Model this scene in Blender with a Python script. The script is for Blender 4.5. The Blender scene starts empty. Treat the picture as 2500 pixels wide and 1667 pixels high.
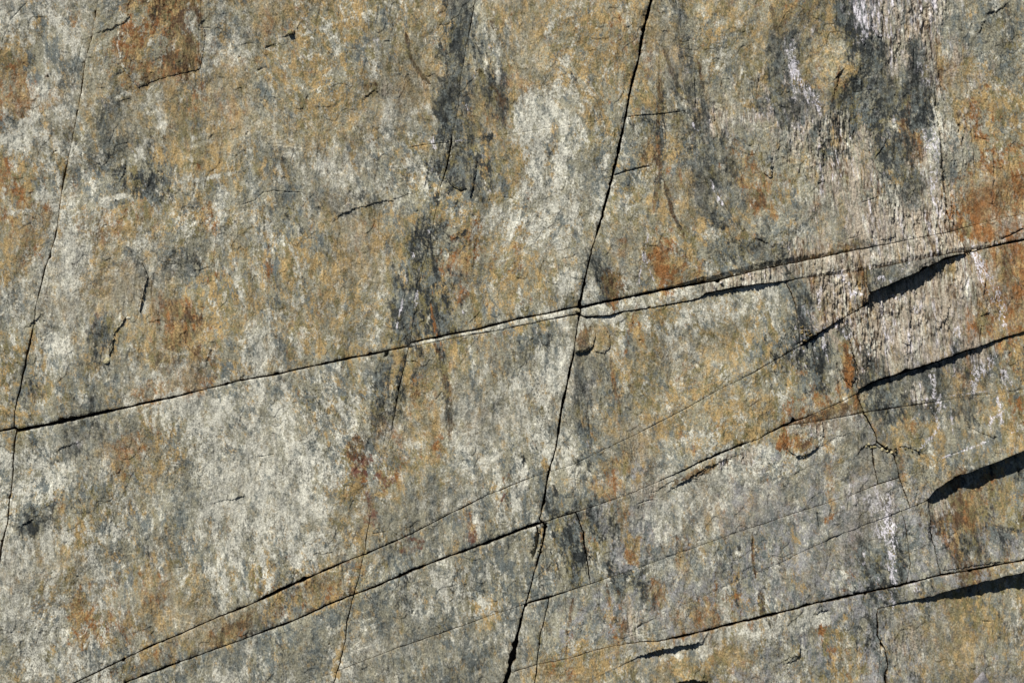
import bpy, bmesh, math, random
import numpy as np
from mathutils import Vector, noise as mnoise

# ------------------------------------------------------------------ camera, sky, sun, exposure
SC = bpy.context.scene
COL = SC.collection
S = 0.0016                      # metres per photo pixel: the face in view is 4 m wide
ZC = 2.2                        # height of the middle of the view above the ground
cam_d = bpy.data.cameras.new('camera'); cam = bpy.data.objects.new('camera', cam_d); COL.objects.link(cam)
cam.location = (0, -6.0, ZC); cam.rotation_euler = (math.radians(90), 0, 0)
cam_d.sensor_width = 36; cam_d.lens = 36 * 6.0 / 4.0; cam_d.clip_end = 500
SC.camera = cam
SUN = Vector((-0.40, -0.55, 0.74)).normalized()      # towards the sun
elev = math.asin(SUN.z); azim = math.atan2(SUN.x, SUN.y)
world = bpy.data.worlds.new('World'); SC.world = world; world.use_nodes = True
wn = world.node_tree.nodes; wl = world.node_tree.links
sky = wn.new('ShaderNodeTexSky'); sky.sky_type = 'NISHITA'; sky.sun_disc = False
sky.altitude = 3000; sky.air_density = 0.35; sky.dust_density = 0.2; sky.sun_elevation = elev; sky.sun_rotation = azim
wl.new(sky.outputs[0], wn['Background'].inputs[0]); wn['Background'].inputs[1].default_value = 0.05
sd = bpy.data.lights.new('sun', 'SUN'); sd.energy = 5.0; sd.angle = math.radians(0.5); sd.color = (1.0, 0.97, 0.915)
sun = bpy.data.objects.new('sun', sd); COL.objects.link(sun)
sun.rotation_euler = (-SUN).to_track_quat('-Z', 'Y').to_euler()
SC.view_settings.view_transform = 'Standard'; SC.view_settings.look = 'None'
SC.render.filter_size = 1.1; SC.view_settings.exposure = 0.0; SC.view_settings.gamma = 1.0

# ------------------------------------------------------------------ sampling grid over the face (photo pixels, y down)
ST = 1.25
X0, X1, Y0, Y1 = -24.0, 2524.0, -24.0, 1691.0
xi = np.arange(X0, X1, ST); yi = np.arange(Y0, Y1, ST)
xs = np.concatenate([np.arange(-900, X0 - 6, 10.0), xi, np.arange(X1 + 8, 3410, 10.0)])
ys = np.concatenate([np.arange(-600, Y0 - 6, 10.0), yi, np.arange(Y1 + 8, 2300, 10.0)])
NX, NY = len(xs), len(ys)
rng = np.random.RandomState(7)

def refl(v, a, n):
    k = np.round((v - a) / ST).astype(int)
    p = 2 * (n - 1); k = np.abs(k) % p
    return np.where(k >= n, p - k, k)
RX, RY = refl(xs, X0, len(xi)), refl(ys, Y0, len(yi))
PW, PH = 2048, 1400
fx = np.fft.rfftfreq(PW)[None, :].astype(np.float32); fy = np.fft.fftfreq(PH)[:, None].astype(np.float32)

def fnoise(lo, hi, stretch=1.0, ang=0.0, beta=1.0, full=True):
    """Gaussian noise with features between lo and hi photo pixels, longer by `stretch` along the grain."""
    a = math.radians(-ang); c, s = math.cos(a), math.sin(a)
    u = fx * c + fy * s; v = (-fx * s + fy * c) * stretch
    f = np.sqrt(u * u + v * v) + 1e-9
    fl, fh = ST / hi, ST / lo
    amp = (f / fl) ** (-beta) * np.exp(-(f / fh) ** 2) * (1 - np.exp(-(f / fl) ** 2))
    w = np.fft.rfft2(rng.standard_normal((PH, PW)).astype(np.float32))
    n = np.fft.irfft2(w * amp, s=(PH, PW)).astype(np.float32)[:len(yi), :len(xi)]
    n = (n - n.mean()) / (n.std() + 1e-9)
    return n[RY][:, RX] if full else n

GX, GY = np.meshgrid(xs.astype(np.float32), ys.astype(np.float32))
def sstep(a, b, v):
    t = np.clip((v - a) / (b - a), 0, 1); return t * t * (3 - 2 * t)
def box(x0, y0, x1, y1):
    i0, i1 = np.searchsorted(ys, [y0, y1]); j0, j1 = np.searchsorted(xs, [x0, x1])
    return slice(i0, i1), slice(j0, j1)

# ------------------------------------------------------------------ the joints that cut the face into slabs
# each point: along, across, width of the gap, step (upper / left slab standing proud)
CURVES = {}
def curve(name, typ, pts, jit=0.9, lift=0.6, L=110, bevel=None):
    """typ 'H': points (x, y, w, r), one y for each x.  typ 'V': one x for each y."""
    P = np.array(pts, float)
    if typ == 'V': t, v = P[:, 1], P[:, 0]
    else: t, v = P[:, 0], P[:, 1]
    o = np.argsort(t, kind='stable'); t, v, w, r = t[o], v[o], P[o, 2], P[o, 3]
    g = np.arange(-1000, 3500, 1.0)
    n = np.zeros_like(g)
    for sc, am in ((4, .35), (11, .5), (30, .7), (80, .8)):
        kn = rng.standard_normal(int(4600 / sc) + 4); n += am * np.interp(g, -1000 + sc * np.arange(len(kn)), kn)
    val = np.interp(g, t, v)
    lo, hi = t[0], t[-1]
    # run on past the frame
    if lo <= 30 and typ == 'H' or lo <= 10:
        k = (v[1] - v[0]) / (t[1] - t[0]); k = np.clip(k, -.6, .6); val = np.where(g < lo, v[0] + k * (g - lo), val); lo = -1000
    top = 2480 if typ == 'H' else 1650
    if hi >= top:
        k = (v[-1] - v[-2]) / (t[-1] - t[-2]); k = np.clip(k, -.6, .6); val = np.where(g > hi, v[-1] + k * (g - hi), val); hi = 3500
    sl = np.gradient(np.convolve(np.pad(val, 12, 'edge'), np.ones(25) / 25, 'valid'))
    wob = np.interp(g, np.arange(-1000, 3600, 26), rng.uniform(.62, 1.4, 177)); wj = wob * (np.interp(g, t, w) + (-.3 if name == 'V1' else 0)) * (1 + .28 * np.convolve(np.pad(rng.standard_normal(len(g)), 6, 'edge'), np.ones(13) / 3.6, 'valid') * .5)
    for _ in range(int((min(hi, 2500) - max(lo, 0)) / 190)):                 # broken lips
        g0 = rng.uniform(max(lo, 0), min(hi, 2500)); a0 = rng.uniform(1.5, 5.5); s0 = rng.uniform(2.5, 7)
        if np.interp(g0, t, w) >= 2.4:
            bump = np.exp(-np.abs((g - g0) / s0) ** 3); wj = wj + a0 * bump; n = n + rng.choice([-1, 1]) * a0 * .5 * bump / max(jit, .1)
    CURVES[name] = dict(typ=typ, g=g, val=val + .68 * jit * n, cos=1 / np.sqrt(1 + sl * sl), w=np.maximum(wj, 0.35), r=np.interp(g, t, r) * sstep(lo, lo + 12, g) * sstep(hi, hi - 12, g),
                        lo=lo, hi=hi, lift=lift, L=L, bevel=None if bevel is None else np.interp(g, *bevel))
def ev(c, key, t):
    c = CURVES[c] if isinstance(c, str) else c
    return np.interp(t, c['g'], c[key])

curve('V1', 'V', [(240,0,4,0),(226,87,5,0),(207,159,5,1),(198,222,4,1),(183,307,4,1),(166,388,3,1),(157,436,5,1),(148,499,4,0),(137,580,4,1),
    (129,603,3,1),(111,658,4,1),(100,710,3,0),(91,754,3,0),(89,784,3,0),(79,828,4,1),(68,869,5,1),(57,921,4,1),(42,984,3,1),(37,1039,2.5,0),
    (44,1052,4,0),(39,1084,6,2),(36,1120,5,1),(34,1168,4,0),(28,1227,4,1),(24,1276,4,0),(13,1324,5,1),(2,1394,4,0),(-14,1460,4,0),(-60,1667,4,0)], jit=1.1)
curve('V2', 'V', [(1589,0,7,1),(1576,52,8,1),(1567,89,7,1),(1558,141,5,1),(1541,211,6,1),(1528,285,5,1),(1512,359,6,1),(1495,429,5,1),(1482,481,6,1),
    (1467,540,4.5,1),(1445,610,4,1),(1430,669,5,1),(1415,740,7,2),(1412,758,11,2),(1413,772,6,1),(1409,800,3,0),(1401,862,4,1),(1391,899,5,1),(1371,1006,6,1),(1362,1065,5,1),
    (1353,1110,5,1),(1341,1150,5,1),(1330,1213,5,1),(1318,1268,4,0),(1334,1284,7,2),(1325,1327,6,1),(1301,1409,5,1),(1282,1479,5,1),(1264,1549,8,2),
    (1252,1600,13,3),(1242,1638,15,3),(1234,1667,17,3)], jit=1.1)
curve('V7', 'V', [(1160,0,1.4,0),(1151,55,2.4,0),(1134,129,2,0),(1123,222,1.6,0),(1113,290,.5,0),(1105,322,1.5,0),(1100,350,4,1),(1091,405,4,3),(1075,455,1.4,0),
    (1049,580,1.5,0),(1042,614,1.2,0),(1030,660,1.6,0),(1016,740,.4,0),(998,846,1,0),(990,873,1.4,0),(975,943,2.4,0),(964,1000,2.6,0),(953,1065,1.4,0),(942,1098,.5,0),
    (916,1216,.6,0),(900,1279,2,0),(896,1295,3.4,0),(888,1351,1.4,0),(878,1400,.4,0),(864,1451,2,0),(846,1520,2.5,1),(842,1560,2.5,0),(831,1612,3,1),(820,1649,3,0),(814,1667,3,0)], jit=1.2)
curve('H1', 'H', [(0,1052,5,0),(39,1044,4,0),(48,1050,6,1),(141,1030,9,1),(274,1002,7,1),(462,960,5,0),(581,930,4,0),(684,912,4,0),(860,872,5,0),(942,857,4,0),
    (998,845,3,0),(1001,837,3,0),(1079,819,5,0),(1171,803,4,1),(1264,779,5,1),(1349,762,4,1),(1408,750,4,1),(1416,751,11,3),(1440,745,6,2),(1467,739,5,2),(1578,716,5,2),(1680,696,5,2),
    (1740,687,4,2),(1825,666,2.5,1),(1936,642,2.2,1),(2100,608,2.2,1),(2195,590,2,1),(2320,566,2,0),(2410,541,1,0),(2500,522,.7,0)], lift=.75,
    bevel=([-1000,1440,1640,1720,1850,1960,2080,2150,3500],[0,3,5,14,17,13,5,0,0]))
curve('H1b', 'H', [(999,847,1.5,0),(1105,825,2,0),(1190,810,2,0),(1264,795,2,0),(1338,780,2,0),(1408,767,3,0),(1430,773,4,2),(1490,770,3,6),(1520,760,3,2),(1578,753,3,1),(1680,736,3,1),
    (1708,729,3,3),(1725,716,3,11),(1799,701,3,12),(1862,692,3,11),(1921,686,2.5,5),(1954,681,1,0),(2113,660,.6,0),(2287,625,1.2,0),(2402,607,2,2),(2440,597,6,3),(2500,584,7,3)],
    jit=1.0, lift=.7, bevel=([-1000,1930,1990,2200,2380,2440,3500],[0,0,7,11,11,4,3]))
curve('H2', 'H', [(178,1667,4,0),(259,1629,3,0),(370,1575,3,0),(499,1520,3,0),(629,1466,4,0),(684,1438,7,1),(777,1398,4,0),(860,1363,4,0),(894,1351,3,0),(1005,1302,2,0),
    (1057,1276,2,0),(1123,1242,2.5,0),(1190,1209,2,0),(1301,1163,1.5,0),(1341,1150,.6,0),(1375,1142,.5,0),(1408,1128,1,0),(1497,1087,1.4,0),(1578,1047,1.2,0),(1680,995,1.6,0),
    (1758,950,1.4,0),(1847,906,2,0),(1954,845,2.2,0),(1960,842,4,5),(2008,808,4,9),(2050,782,3,9),(2066,773,2,1),(2112,745,2,1),(2118,740,3,8),(2122,716,3,27),(2195,686,4,31),(2250,659,4,28),(2306,631,4,20),(2360,617,3,8),(2397,609,2,1)],
    jit=.8, lift=.55, L=90)
curve('H3', 'H', [(303,1667,4,0),(370,1640,5,0),(462,1605,4,0),(592,1559,3,0),(703,1518,4,0),(820,1466,4,0),(864,1450,3,0),(979,1405,7,1),(1000,1396,7,1),(1086,1361,5,0),(1190,1324,6,1),
    (1290,1285,7,1),(1306,1280,13,1),(1318,1277,8,1),(1334,1272,2,0),(1408,1248,3,0),(1467,1229,2,1),(1523,1209,1.5,0),(1597,1180,1,1),(1640,1160,2,3),(1700,1130,3,5),(1770,1101,4,4),(1847,1073,3,1),(1910,1041,5,2),(1966,1019,2,0),
    (2058,978,2,0),(2094,960,2,1),(2099,950,3,9),(2132,932,5,14),(2221,903,5,16),(2280,886,4,15),(2339,864,4,13),(2400,842,3,8),(2500,809,3,6)], jit=1.0, lift=.6)
curve('H4', 'H', [(1910,1042,1.6,0),(2000,1028,1.6,0),(2110,1007,3,0),(2232,989,2,0),(2343,971,.7,0),(2420,961,.5,0),(2500,949,1,0)], jit=.6)
curve('H6', 'H', [(736,1667,.8,0),(820,1638,1,0),(968,1581,1.5,0),(1079,1544,1.5,0),(1190,1505,1.5,0),(1286,1475,2,0),(1290,1473,4,0),(1345,1457,4,1),(1441,1425,2.5,0),(1478,1412,1,0),(1560,1385,.6,0),
    (1680,1342,1,0),(1825,1290,1,0),(1954,1248,1.2,0),(2076,1209,.7,0),(2143,1181,2.2,1),(2195,1165,3,1)], jit=.7)
curve('H7', 'H', [(1500,1574,.4,0),(1560,1527,.8,0),(1640,1488,.5,0),(1836,1403,.5,0),(1917,1365,.5,0),(2015,1319,.5,0),(2021,1316,2,2),(2050,1305,2,2),(2060,1301,.6,0),(2121,1276,.6,0),(2202,1246,1,0),(2262,1218,1.2,2),
    (2268,1212,3,12),(2284,1191,3,25),(2335,1161,3,34),(2417,1131,3,37),(2500,1094,3,40)], jit=1.1, lift=.5, L=130)
curve('H8', 'H', [(1246,1642,2,0),(1312,1623,2,0),(1375,1609,1.6,0),(1445,1588,1.4,0),(1523,1570,2,0),(1560,1564,3,0),(1600,1562,3,0),(1640,1556,6,0),(1680,1548,6,0),(1843,1509,6,1),(1917,1490,6,1),(2050,1458,6,1),(2121,1442,5,1),
    (2224,1418,6,1),(2290,1401,5,1),(2400,1380,6,1),(2500,1361,5,1)], jit=1.0)
curve('H10', 'H', [(2139,1487,2,1),(2195,1469,3,8),(2269,1452,3,13),(2324,1433,3,24),(2417,1409,3,32),(2500,1390,3,36)], jit=1.4, lift=.5, L=130)
curve('V10', 'V', [(1921,688,1.5,0),(1930,706,2.5,0),(1943,740,2,0),(1951,792,1.5,0),(1956,845,2,1)], jit=1.4)
curve('V12', 'V', [(2114,656,1.2,0),(2116,700,2,3),(2121,718,2,6),(2122,742,2,4)], jit=1.2)
curve('V11', 'V', [(2062,773,2,0),(2070,800,1.5,-4),(2086,840,1.5,-5),(2094,890,2,-5),(2098,952,2,0)], jit=3)
curve('V3', 'V', [(2093,962,3,0),(2100,980,5,1),(2108,999,4,1),(2125,1032,4,0),(2136,1054,3,0),(2142,1078,4,1),(2131,1100,5,1),(2135,1140,2.5,0),(2143,1181,2.2,0)], jit=1.2)
curve('V3b', 'V', [(2142,1078,4,0),(2162,1094,6,0),(2184,1112,4,0),(2190,1140,2,0),(2195,1168,3,1),(2205,1195,3,1),(2213,1216,3,1),(2222,1240,1.5,0)], jit=1.2)
curve('V8', 'V', [(1408,1250,2.5,0),(1416,1275,2.5,0),(1425,1300,3.5,0),(1430,1345,2.5,0),(1436,1390,2,0),(1441,1425,2,0)], jit=1.8)
curve('V8b', 'V', [(1341,1459,3,0),(1330,1512,2.5,0),(1316,1568,2.5,1),(1312,1623,2,0),(1305,1667,3,0)], jit=1.1)
curve('V5', 'V', [(2200,1246,1.6,0),(2206,1279,2,0),(2217,1327,2,0),(2221,1372,2,0),(2211,1418,1.6,0)], jit=1.6)
curve('V4', 'V', [(2264,1216,2,0),(2269,1272,3,1),(2274,1316,3.5,1),(2284,1357,2.5,1),(2291,1402,2.5,0)], jit=2.0)
curve('V6', 'V', [(2139,1486,2,0),(2140,1515,3,1),(2141,1549,4,2),(2158,1579,4,2),(2167,1623,4,2),(2160,1646,4,0),(2161,1667,6,1)], jit=1.4)

def regions(X, Y):
    H = {k: ev(k, 'val', X) for k in CURVES if k[0] == 'H'}
    V = {k: ev(k, 'val', Y) for k in CURVES if k[0] == 'V'}
    ab = lambda k: Y < H[k]
    lf = lambda k: X < V[k]
    R = np.full(X.shape, -1, np.int16)
    names = []
    free = np.ones(X.shape, bool)
    def put(n, m):
        nonlocal free
        m = m & free; R[m] = len(names); names.append(n); free = free & ~m
    up = ab('H1')
    put('A0', up & lf('V1')); put('A1', up & lf('V7')); put('A2', up & lf('V2')); put('A3', up)
    st = ab('H1b') & (X > 999)
    put('S1', st & lf('V2')); put('S2', st)
    put('B0', lf('V1'))
    h2 = ab('H2') & (X < 2397)
    put('B1', h2 & lf('V7')); put('B2', h2 & lf('V2')); put('B3', h2 & (lf('V10') | (X < 1921))); put('B4', h2 & (lf('V12'))); put('B5', h2)
    h3 = ab('H3')
    put('C1', h3 & lf('V7')); put('C2', h3 & lf('V2')); put('C3', h3 & (lf('V11'))); put('C4', h3)
    put('D1', lf('V7'))
    h6 = ab('H6')
    put('D2', lf('V2') & h6); put('E2', lf('V2'))
    rt = np.where(Y < 1080, X > V['V3'], X > V['V3b'])
    r7 = rt & ab('H7') & (X > 2080)
    put('D6', r7 & ab('H4')); put('D7', r7)
    put('D8', ~lf('V3') & (X > 2100) & (Y > 1076) & h6 & (X < 2225))
    m6 = h6 & (X < 2143 + 60)
    put('D3', m6 & lf('V8') & (X < 1445)); put('D4', m6 & (X > 1910) & ab('H4')); put('D5', m6)
    h8 = ab('H8')
    put('E5', h8 & lf('V8b')); h7 = ab('H7')
    put('E3', h8 & (h7 | (X < 1500))); put('F1', h8 & lf('V5')); put('F2', h8 & lf('V4')); put('F3', h8)
    put('G0', lf('V8b')); put('G2', ~lf('V6') & (X > 2139) & ~ab('H10')); put('G1', np.ones(X.shape, bool))
    return R, names

# cells
CX = ((xs[1:] + xs[:-1]) / 2)[None, :] * np.ones((NY - 1, 1)); CY = ((ys[1:] + ys[:-1]) / 2)[:, None] * np.ones((1, NX - 1))
CID, NAMES = regions(CX, CY)
for k, c in CURVES.items():
    if c['typ'] == 'H':
        t = xs[:-1] + np.diff(xs) / 2
        m = (t >= c['lo']) & (t <= c['hi']); tt = t[m]
        d = (CY[:, m] - ev(c, 'val', tt)[None, :]) * ev(c, 'cos', tt)[None, :]
        sub = CID[:, m]; sub[np.abs(d) < ev(c, 'w', tt)[None, :] / 2] = -1; CID[:, m] = sub
    else:
        t = ys[:-1] + np.diff(ys) / 2
        m = (t >= c['lo']) & (t <= c['hi']); tt = t[m]
        d = (CX[m] - ev(c, 'val', tt)[:, None]) * ev(c, 'cos', tt)[:, None]
        sub = CID[m]; sub[np.abs(d) < ev(c, 'w', tt)[:, None] / 2] = -1; CID[m] = sub

# ------------------------------------------------------------------ pigments of the rock
PIG_SRGB = dict(cream=(209,206,190), grey=(152,148,127), blue=(109,115,111), ochre=(176,149,100), rust=(142,96,52), dark=(43,47,46), olive=(125,116,78), tan=(174,161,142), mauve=(149,148,146), plum=(106,70,56),
                white=(222,217,222), brown=(84,62,40))
PK = list(PIG_SRGB)
def lin(c): 
    c = np.asarray(c, float) / 255; return np.where(c <= .04045, c / 12.92, ((c + .055) / 1.055) ** 2.4)
PIG = np.array([lin(PIG_SRGB[k]) for k in PK], np.float32)
CLS = {  # share of each pigment, then roughness of the broken surface
 'g': (dict(cream=.14, grey=.30, blue=.18, ochre=.13, olive=.20, dark=.05), .04),
 'p': (dict(cream=.43, grey=.25, blue=.22, ochre=.07, rust=.01, dark=.03), .06),
 'P': (dict(cream=.62, grey=.20, blue=.14, ochre=.04), .08),
 'o': (dict(ochre=.33, grey=.24, olive=.22, cream=.09, rust=.04, blue=.08), .04),
 'r': (dict(rust=.30, ochre=.26, brown=.08, olive=.16, grey=.15, cream=.05), .08),
 'u': (dict(plum=.75, rust=.15, olive=.10), .05),
 'b': (dict(brown=.38, rust=.18, olive=.22, dark=.10, ochre=.12), .25),
 'd': (dict(dark=.52, blue=.26, olive=.12, grey=.15, white=.02), .12),
 'D': (dict(dark=.66, blue=.22, olive=.12), .10),
 't': (dict(tan=.42, cream=.12, grey=.17, brown=.15, ochre=.05, white=.08, dark=.05), 1.0),
 'w': (dict(white=.34, dark=.28, tan=.16, blue=.16, brown=.06), .55),
 'W': (dict(white=.85, cream=.10, blue=.05), .3),
 'k': (dict(olive=.40, ochre=.26, blue=.12, rust=.07, grey=.15), .05),
 's': (dict(blue=.36, grey=.36, cream=.10, dark=.07, ochre=.06, olive=.05), .05),
 'v': (dict(mauve=.40, blue=.22, cream=.10, grey=.14, dark=.06, ochre=.04, rust=.04), .06),
 'R': (dict(rust=.75, brown=.2, ochre=.05), .05),
 'm': (dict(brown=.55, olive=.25, dark=.2), .1),
 'Y': (dict(ochre=.75, olive=.15, cream=.1), .05),
}
CV = {k: np.array([v[0].get(p, 0.0) for p in PK] + [v[1]], np.float32) for k, v in CLS.items()}
for v in CV.values(): v[:-1] /= v[:-1].sum()
GRID = """
p p s r b g o o o g o s o o o o g o o k d w t s g
o s g r r p o o g g o d g o o o o g o d o d t t s
r p g g k o s o o g o D k p o o g g t w k D p o o
p g s g k o g g o p g d o p g s o d g t d o p t o
o p s d p g s p p s g d o p s g o d r g t s t s r
r p o o g p g s o o g o p p g g o o s s t t t r r
o p o p s g g o o o d r o o s o r s g t b d t t r
p p o g o o g o g g d g o g P g o g p s t t t t r
g p s o b o p o o g k o s P g o p o g d t t t t r
o s g p p s p s g d o g s p s g o o g g r d d d o
g s d g o P P p p g o p g P s o o o o r p d o s o
p p s o s P P P p o g p s p s o p p p p g d s s s
p d g g s p P p o g s p p s d s p p s s s w s b k
p o p s s p p P o s s s s g d s p g s s s d s b s
P o p o o p k o o s p s s s g d s s s s s d s s g
P p r o o g s s s s s p p s s s s r p p s s g k g
g p p s s s p s p s s s s o o g o k s s o s s k s
"""
GRID = [r.split() for r in GRID.strip().splitlines()]
GRID = [['v' if ch == 's' and (i > 11 and j > 13) else ch for j, ch in enumerate(r)] for i, r in enumerate(GRID)]
base = np.stack([np.stack([CV[ch] for ch in r]) for r in GRID])            # 17 x 25 x 11
warpx = fnoise(40, 220, 1.6, 6) * 24 + fnoise(8, 45, 1.8, 6, .8) * 9; warpy = fnoise(40, 220, 1.4, 6) * 28 + fnoise(8, 45, 1.4, 6, .8) * 14
def bil(img, X, Y):
    X = np.clip(X, 0, img.shape[1] - 1.001); Y = np.clip(Y, 0, img.shape[0] - 1.001)
    x0 = X.astype(int); y0 = Y.astype(int); a = (X - x0)[..., None]; b = (Y - y0)[..., None]
    a = a * a * (3 - 2 * a); b = b * b * (3 - 2 * b)
    return (img[y0, x0] * (1 - a) + img[y0, x0 + 1] * a) * (1 - b) + (img[y0 + 1, x0] * (1 - a) + img[y0 + 1, x0 + 1] * a) * b
W = bil(base, (GX + warpx) / 100 - .5, (GY + warpy) / 98 - .5).astype(np.float32)
edge_n = .75 * fnoise(6, 60, 2.5, 8) + .6 * fnoise(3, 14, 2.0, 8, .5)                                            # ragged outlines of the stains

def seg_field(pts, pad):
    """distance to a polyline, its arc parameter 0..1 and the side, on the box round it"""
    P = np.array(pts, np.float32)[:, :2]
    sl = box(P[:, 0].min() - pad, P[:, 1].min() - pad, P[:, 0].max() + pad, P[:, 1].max() + pad)
    x, y = GX[sl], GY[sl]
    best = np.full(x.shape, 1e9, np.float32); tt = np.zeros_like(best); sd_ = np.zeros_like(best)
    ln = np.hypot(*np.diff(P, axis=0).T); cum = np.concatenate([[0], np.cumsum(ln)])
    for i in range(len(P) - 1):
        ax, ay = P[i]; dx, dy = P[i + 1] - P[i]; l2 = dx * dx + dy * dy + 1e-9
        t = np.clip(((x - ax) * dx + (y - ay) * dy) / l2, 0, 1)
        d = np.hypot(x - ax - t * dx, y - ay - t * dy)
        m = d < best
        best = np.where(m, d, best); tt = np.where(m, (cum[i] + t * ln[i]) / cum[-1], tt)
        sd_ = np.where(m, np.sign(dx * (y - ay) - dy * (x - ax)), sd_)      # >0: below a line drawn left to right
    return sl, best, tt, sd_
crust_n = 1 - np.abs(.8 * fnoise(5, 45, 2.6, 4, .9) + .35 * fnoise(2.5, 10, 1.5, 4, .4)) / .75
def smear(code, cx, cy, rx, ry, ang=0, s=.85, rag=.3):
    if code in 'rR' and 1580 < cx < 2280 and cy > 1190: s *= .6
    R_ = max(rx, ry) * 1.7
    sl = box(cx - R_, cy - R_, cx + R_, cy + R_); a = math.radians(ang); c, n = math.cos(a), math.sin(a)
    dx, dy = GX[sl] - cx + warpx[sl] * .25, GY[sl] - cy + warpy[sl] * .25
    q = np.hypot((dx * c + dy * n) / rx, (-dx * n + dy * c) / ry) + rag * edge_n[sl] * .6
    m = np.minimum(s * 1.12, .96) * (1 - sstep(.6, 1.2, q))
    if code == 'W': m = np.clip(m * 1.25, 0, .95) * sstep(.1, .75, crust_n[sl])
    m = m[..., None]
    W[sl] = W[sl] * (1 - m) + CV[code] * m
def streak(code, pts, w, s=.85, rag=.5):
    sl, d, t, _ = seg_field(pts, w * 3 + 8)
    ww = w * np.interp(t, [0, .15, .85, 1], [.35, 1, 1, .35])
    if code == 'W': ww = ww * .75; rag = .8
    q = d / ww + rag * edge_n[sl] * .5
    m = s * (1 - sstep(.4, 1.3, q))
    if code == 'W': m = m * sstep(-.3, .45, crust_n[sl])
    m = m[..., None]
    W[sl] = W[sl] * (1 - m) + CV[code] * m

exec_paint = []
wr = random.Random(77)
for _ in range(150):                                                      # long washes run down by rain
    x, y = wr.uniform(0, 2500), wr.uniform(-60, 1600); l = wr.uniform(70, 220); q = wr.uniform(.02, .20)
    streak(wr.choice('orPPpsskYg'), [(x, y), (x + l * q * .4 + wr.uniform(-5, 5), y + l * .5), (x + l * q, y + l)], wr.uniform(5, 15), wr.uniform(.3, .6), .7)
RV, _n = regions(GX.astype(float), GY.astype(float)); RV = np.array(RV)
def whole(slab, code, f, x0=-9e9, x1=9e9):
    m = ((RV == NAMES.index(slab)) & (GX >= x0) & (GX < x1))
    W[m] = W[m] * (1 - f) + CV[code] * f
whole('G2', 'd', .2); whole('D6', 'd', .22); whole('D7', 'k', .2); whole('F3', 'd', .2); whole('C4', 'b', .12); whole('S1', 'P', .62); whole('S2', 'P', .62, x1=1712); whole('S2', 't', .65, 1712); whole('S2', 'P', .25, 1712, 2050); whole('E3', 's', .2); whole('F1', 's', .22); whole('D5', 'v', .2); whole('B5', 'd', .6); whole('B4', 't', .5); whole('B4', 'b', .35); whole('D4', 'b', .55); whole('C1', 'b', .22)
whole('G2', 'k', .22); whole('D8', 's', .5); whole('C2', 's', .35); whole('D1', 's', .25); whole('E2', 's', .25); whole('D3', 'd', .2); whole('B1', 'p', .15); whole('A1', 'o', .12); whole('F2', 's', .4); whole('C4', 't', .25)
DARK = []
for sg in [([(1128,0),(1120,90),(1108,180),(1092,290),(1070,380),(1052,470)],30,.62),([(1150,20),(1130,140),(1112,230)],10,.7),([(1075,230),(1085,300),(1070,350)],14,.7),([(1130,260),(1145,330),(1150,400),(1155,450)],8,.35),
  ([(1040,500),(1025,600),(1005,690),(985,780),(960,850)],26,.6),([(1045,600),(1048,680),(1058,760),(1066,822)],16,.65),([(1010,560),(1002,660),(975,770)],9,.7),
  ([(950,870),(930,960),(912,1040),(905,1100)],16,.6),([(990,870),(965,960),(950,1060)],10,.5),([(1068,830),(1080,890),(1092,950),(1096,1040)],9,.55),
  ([(1640,0),(1660,100),(1680,200),(1700,300),(1720,400),(1750,480),(1790,540)],18,.6),([(1610,180),(1612,300),(1600,400)],10,.5),([(1700,150),(1720,280),(1740,360)],8,.5),([(1580,290),(1605,320),(1610,400),(1600,520)],12,.45),
  ([(1890,60),(1885,150),(1895,240),(1920,320)],20,.6),([(2070,0),(2078,120),(2092,220),(2085,320)],12,.6),([(1440,600),(1460,660),(1480,720)],18,.6),([(1408,860),(1420,960),(1430,1060),(1440,1110)],18,.5),([(1345,1250),(1385,1340),(1410,1430)],24,.4),
  ([(2100,1180),(2110,1300),(2115,1430),(2120,1500)],16,.5),([(300,600),(345,640),(352,690)],14,.5),([(270,760),(250,820),(235,880)],16,.5),([(1900,640),(1960,720),(1965,800),(1985,900)],14,.5)]:
    streak('d', sg[0], sg[1] * .85, sg[2] * .85, .6); DARK.append(sg)
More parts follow.
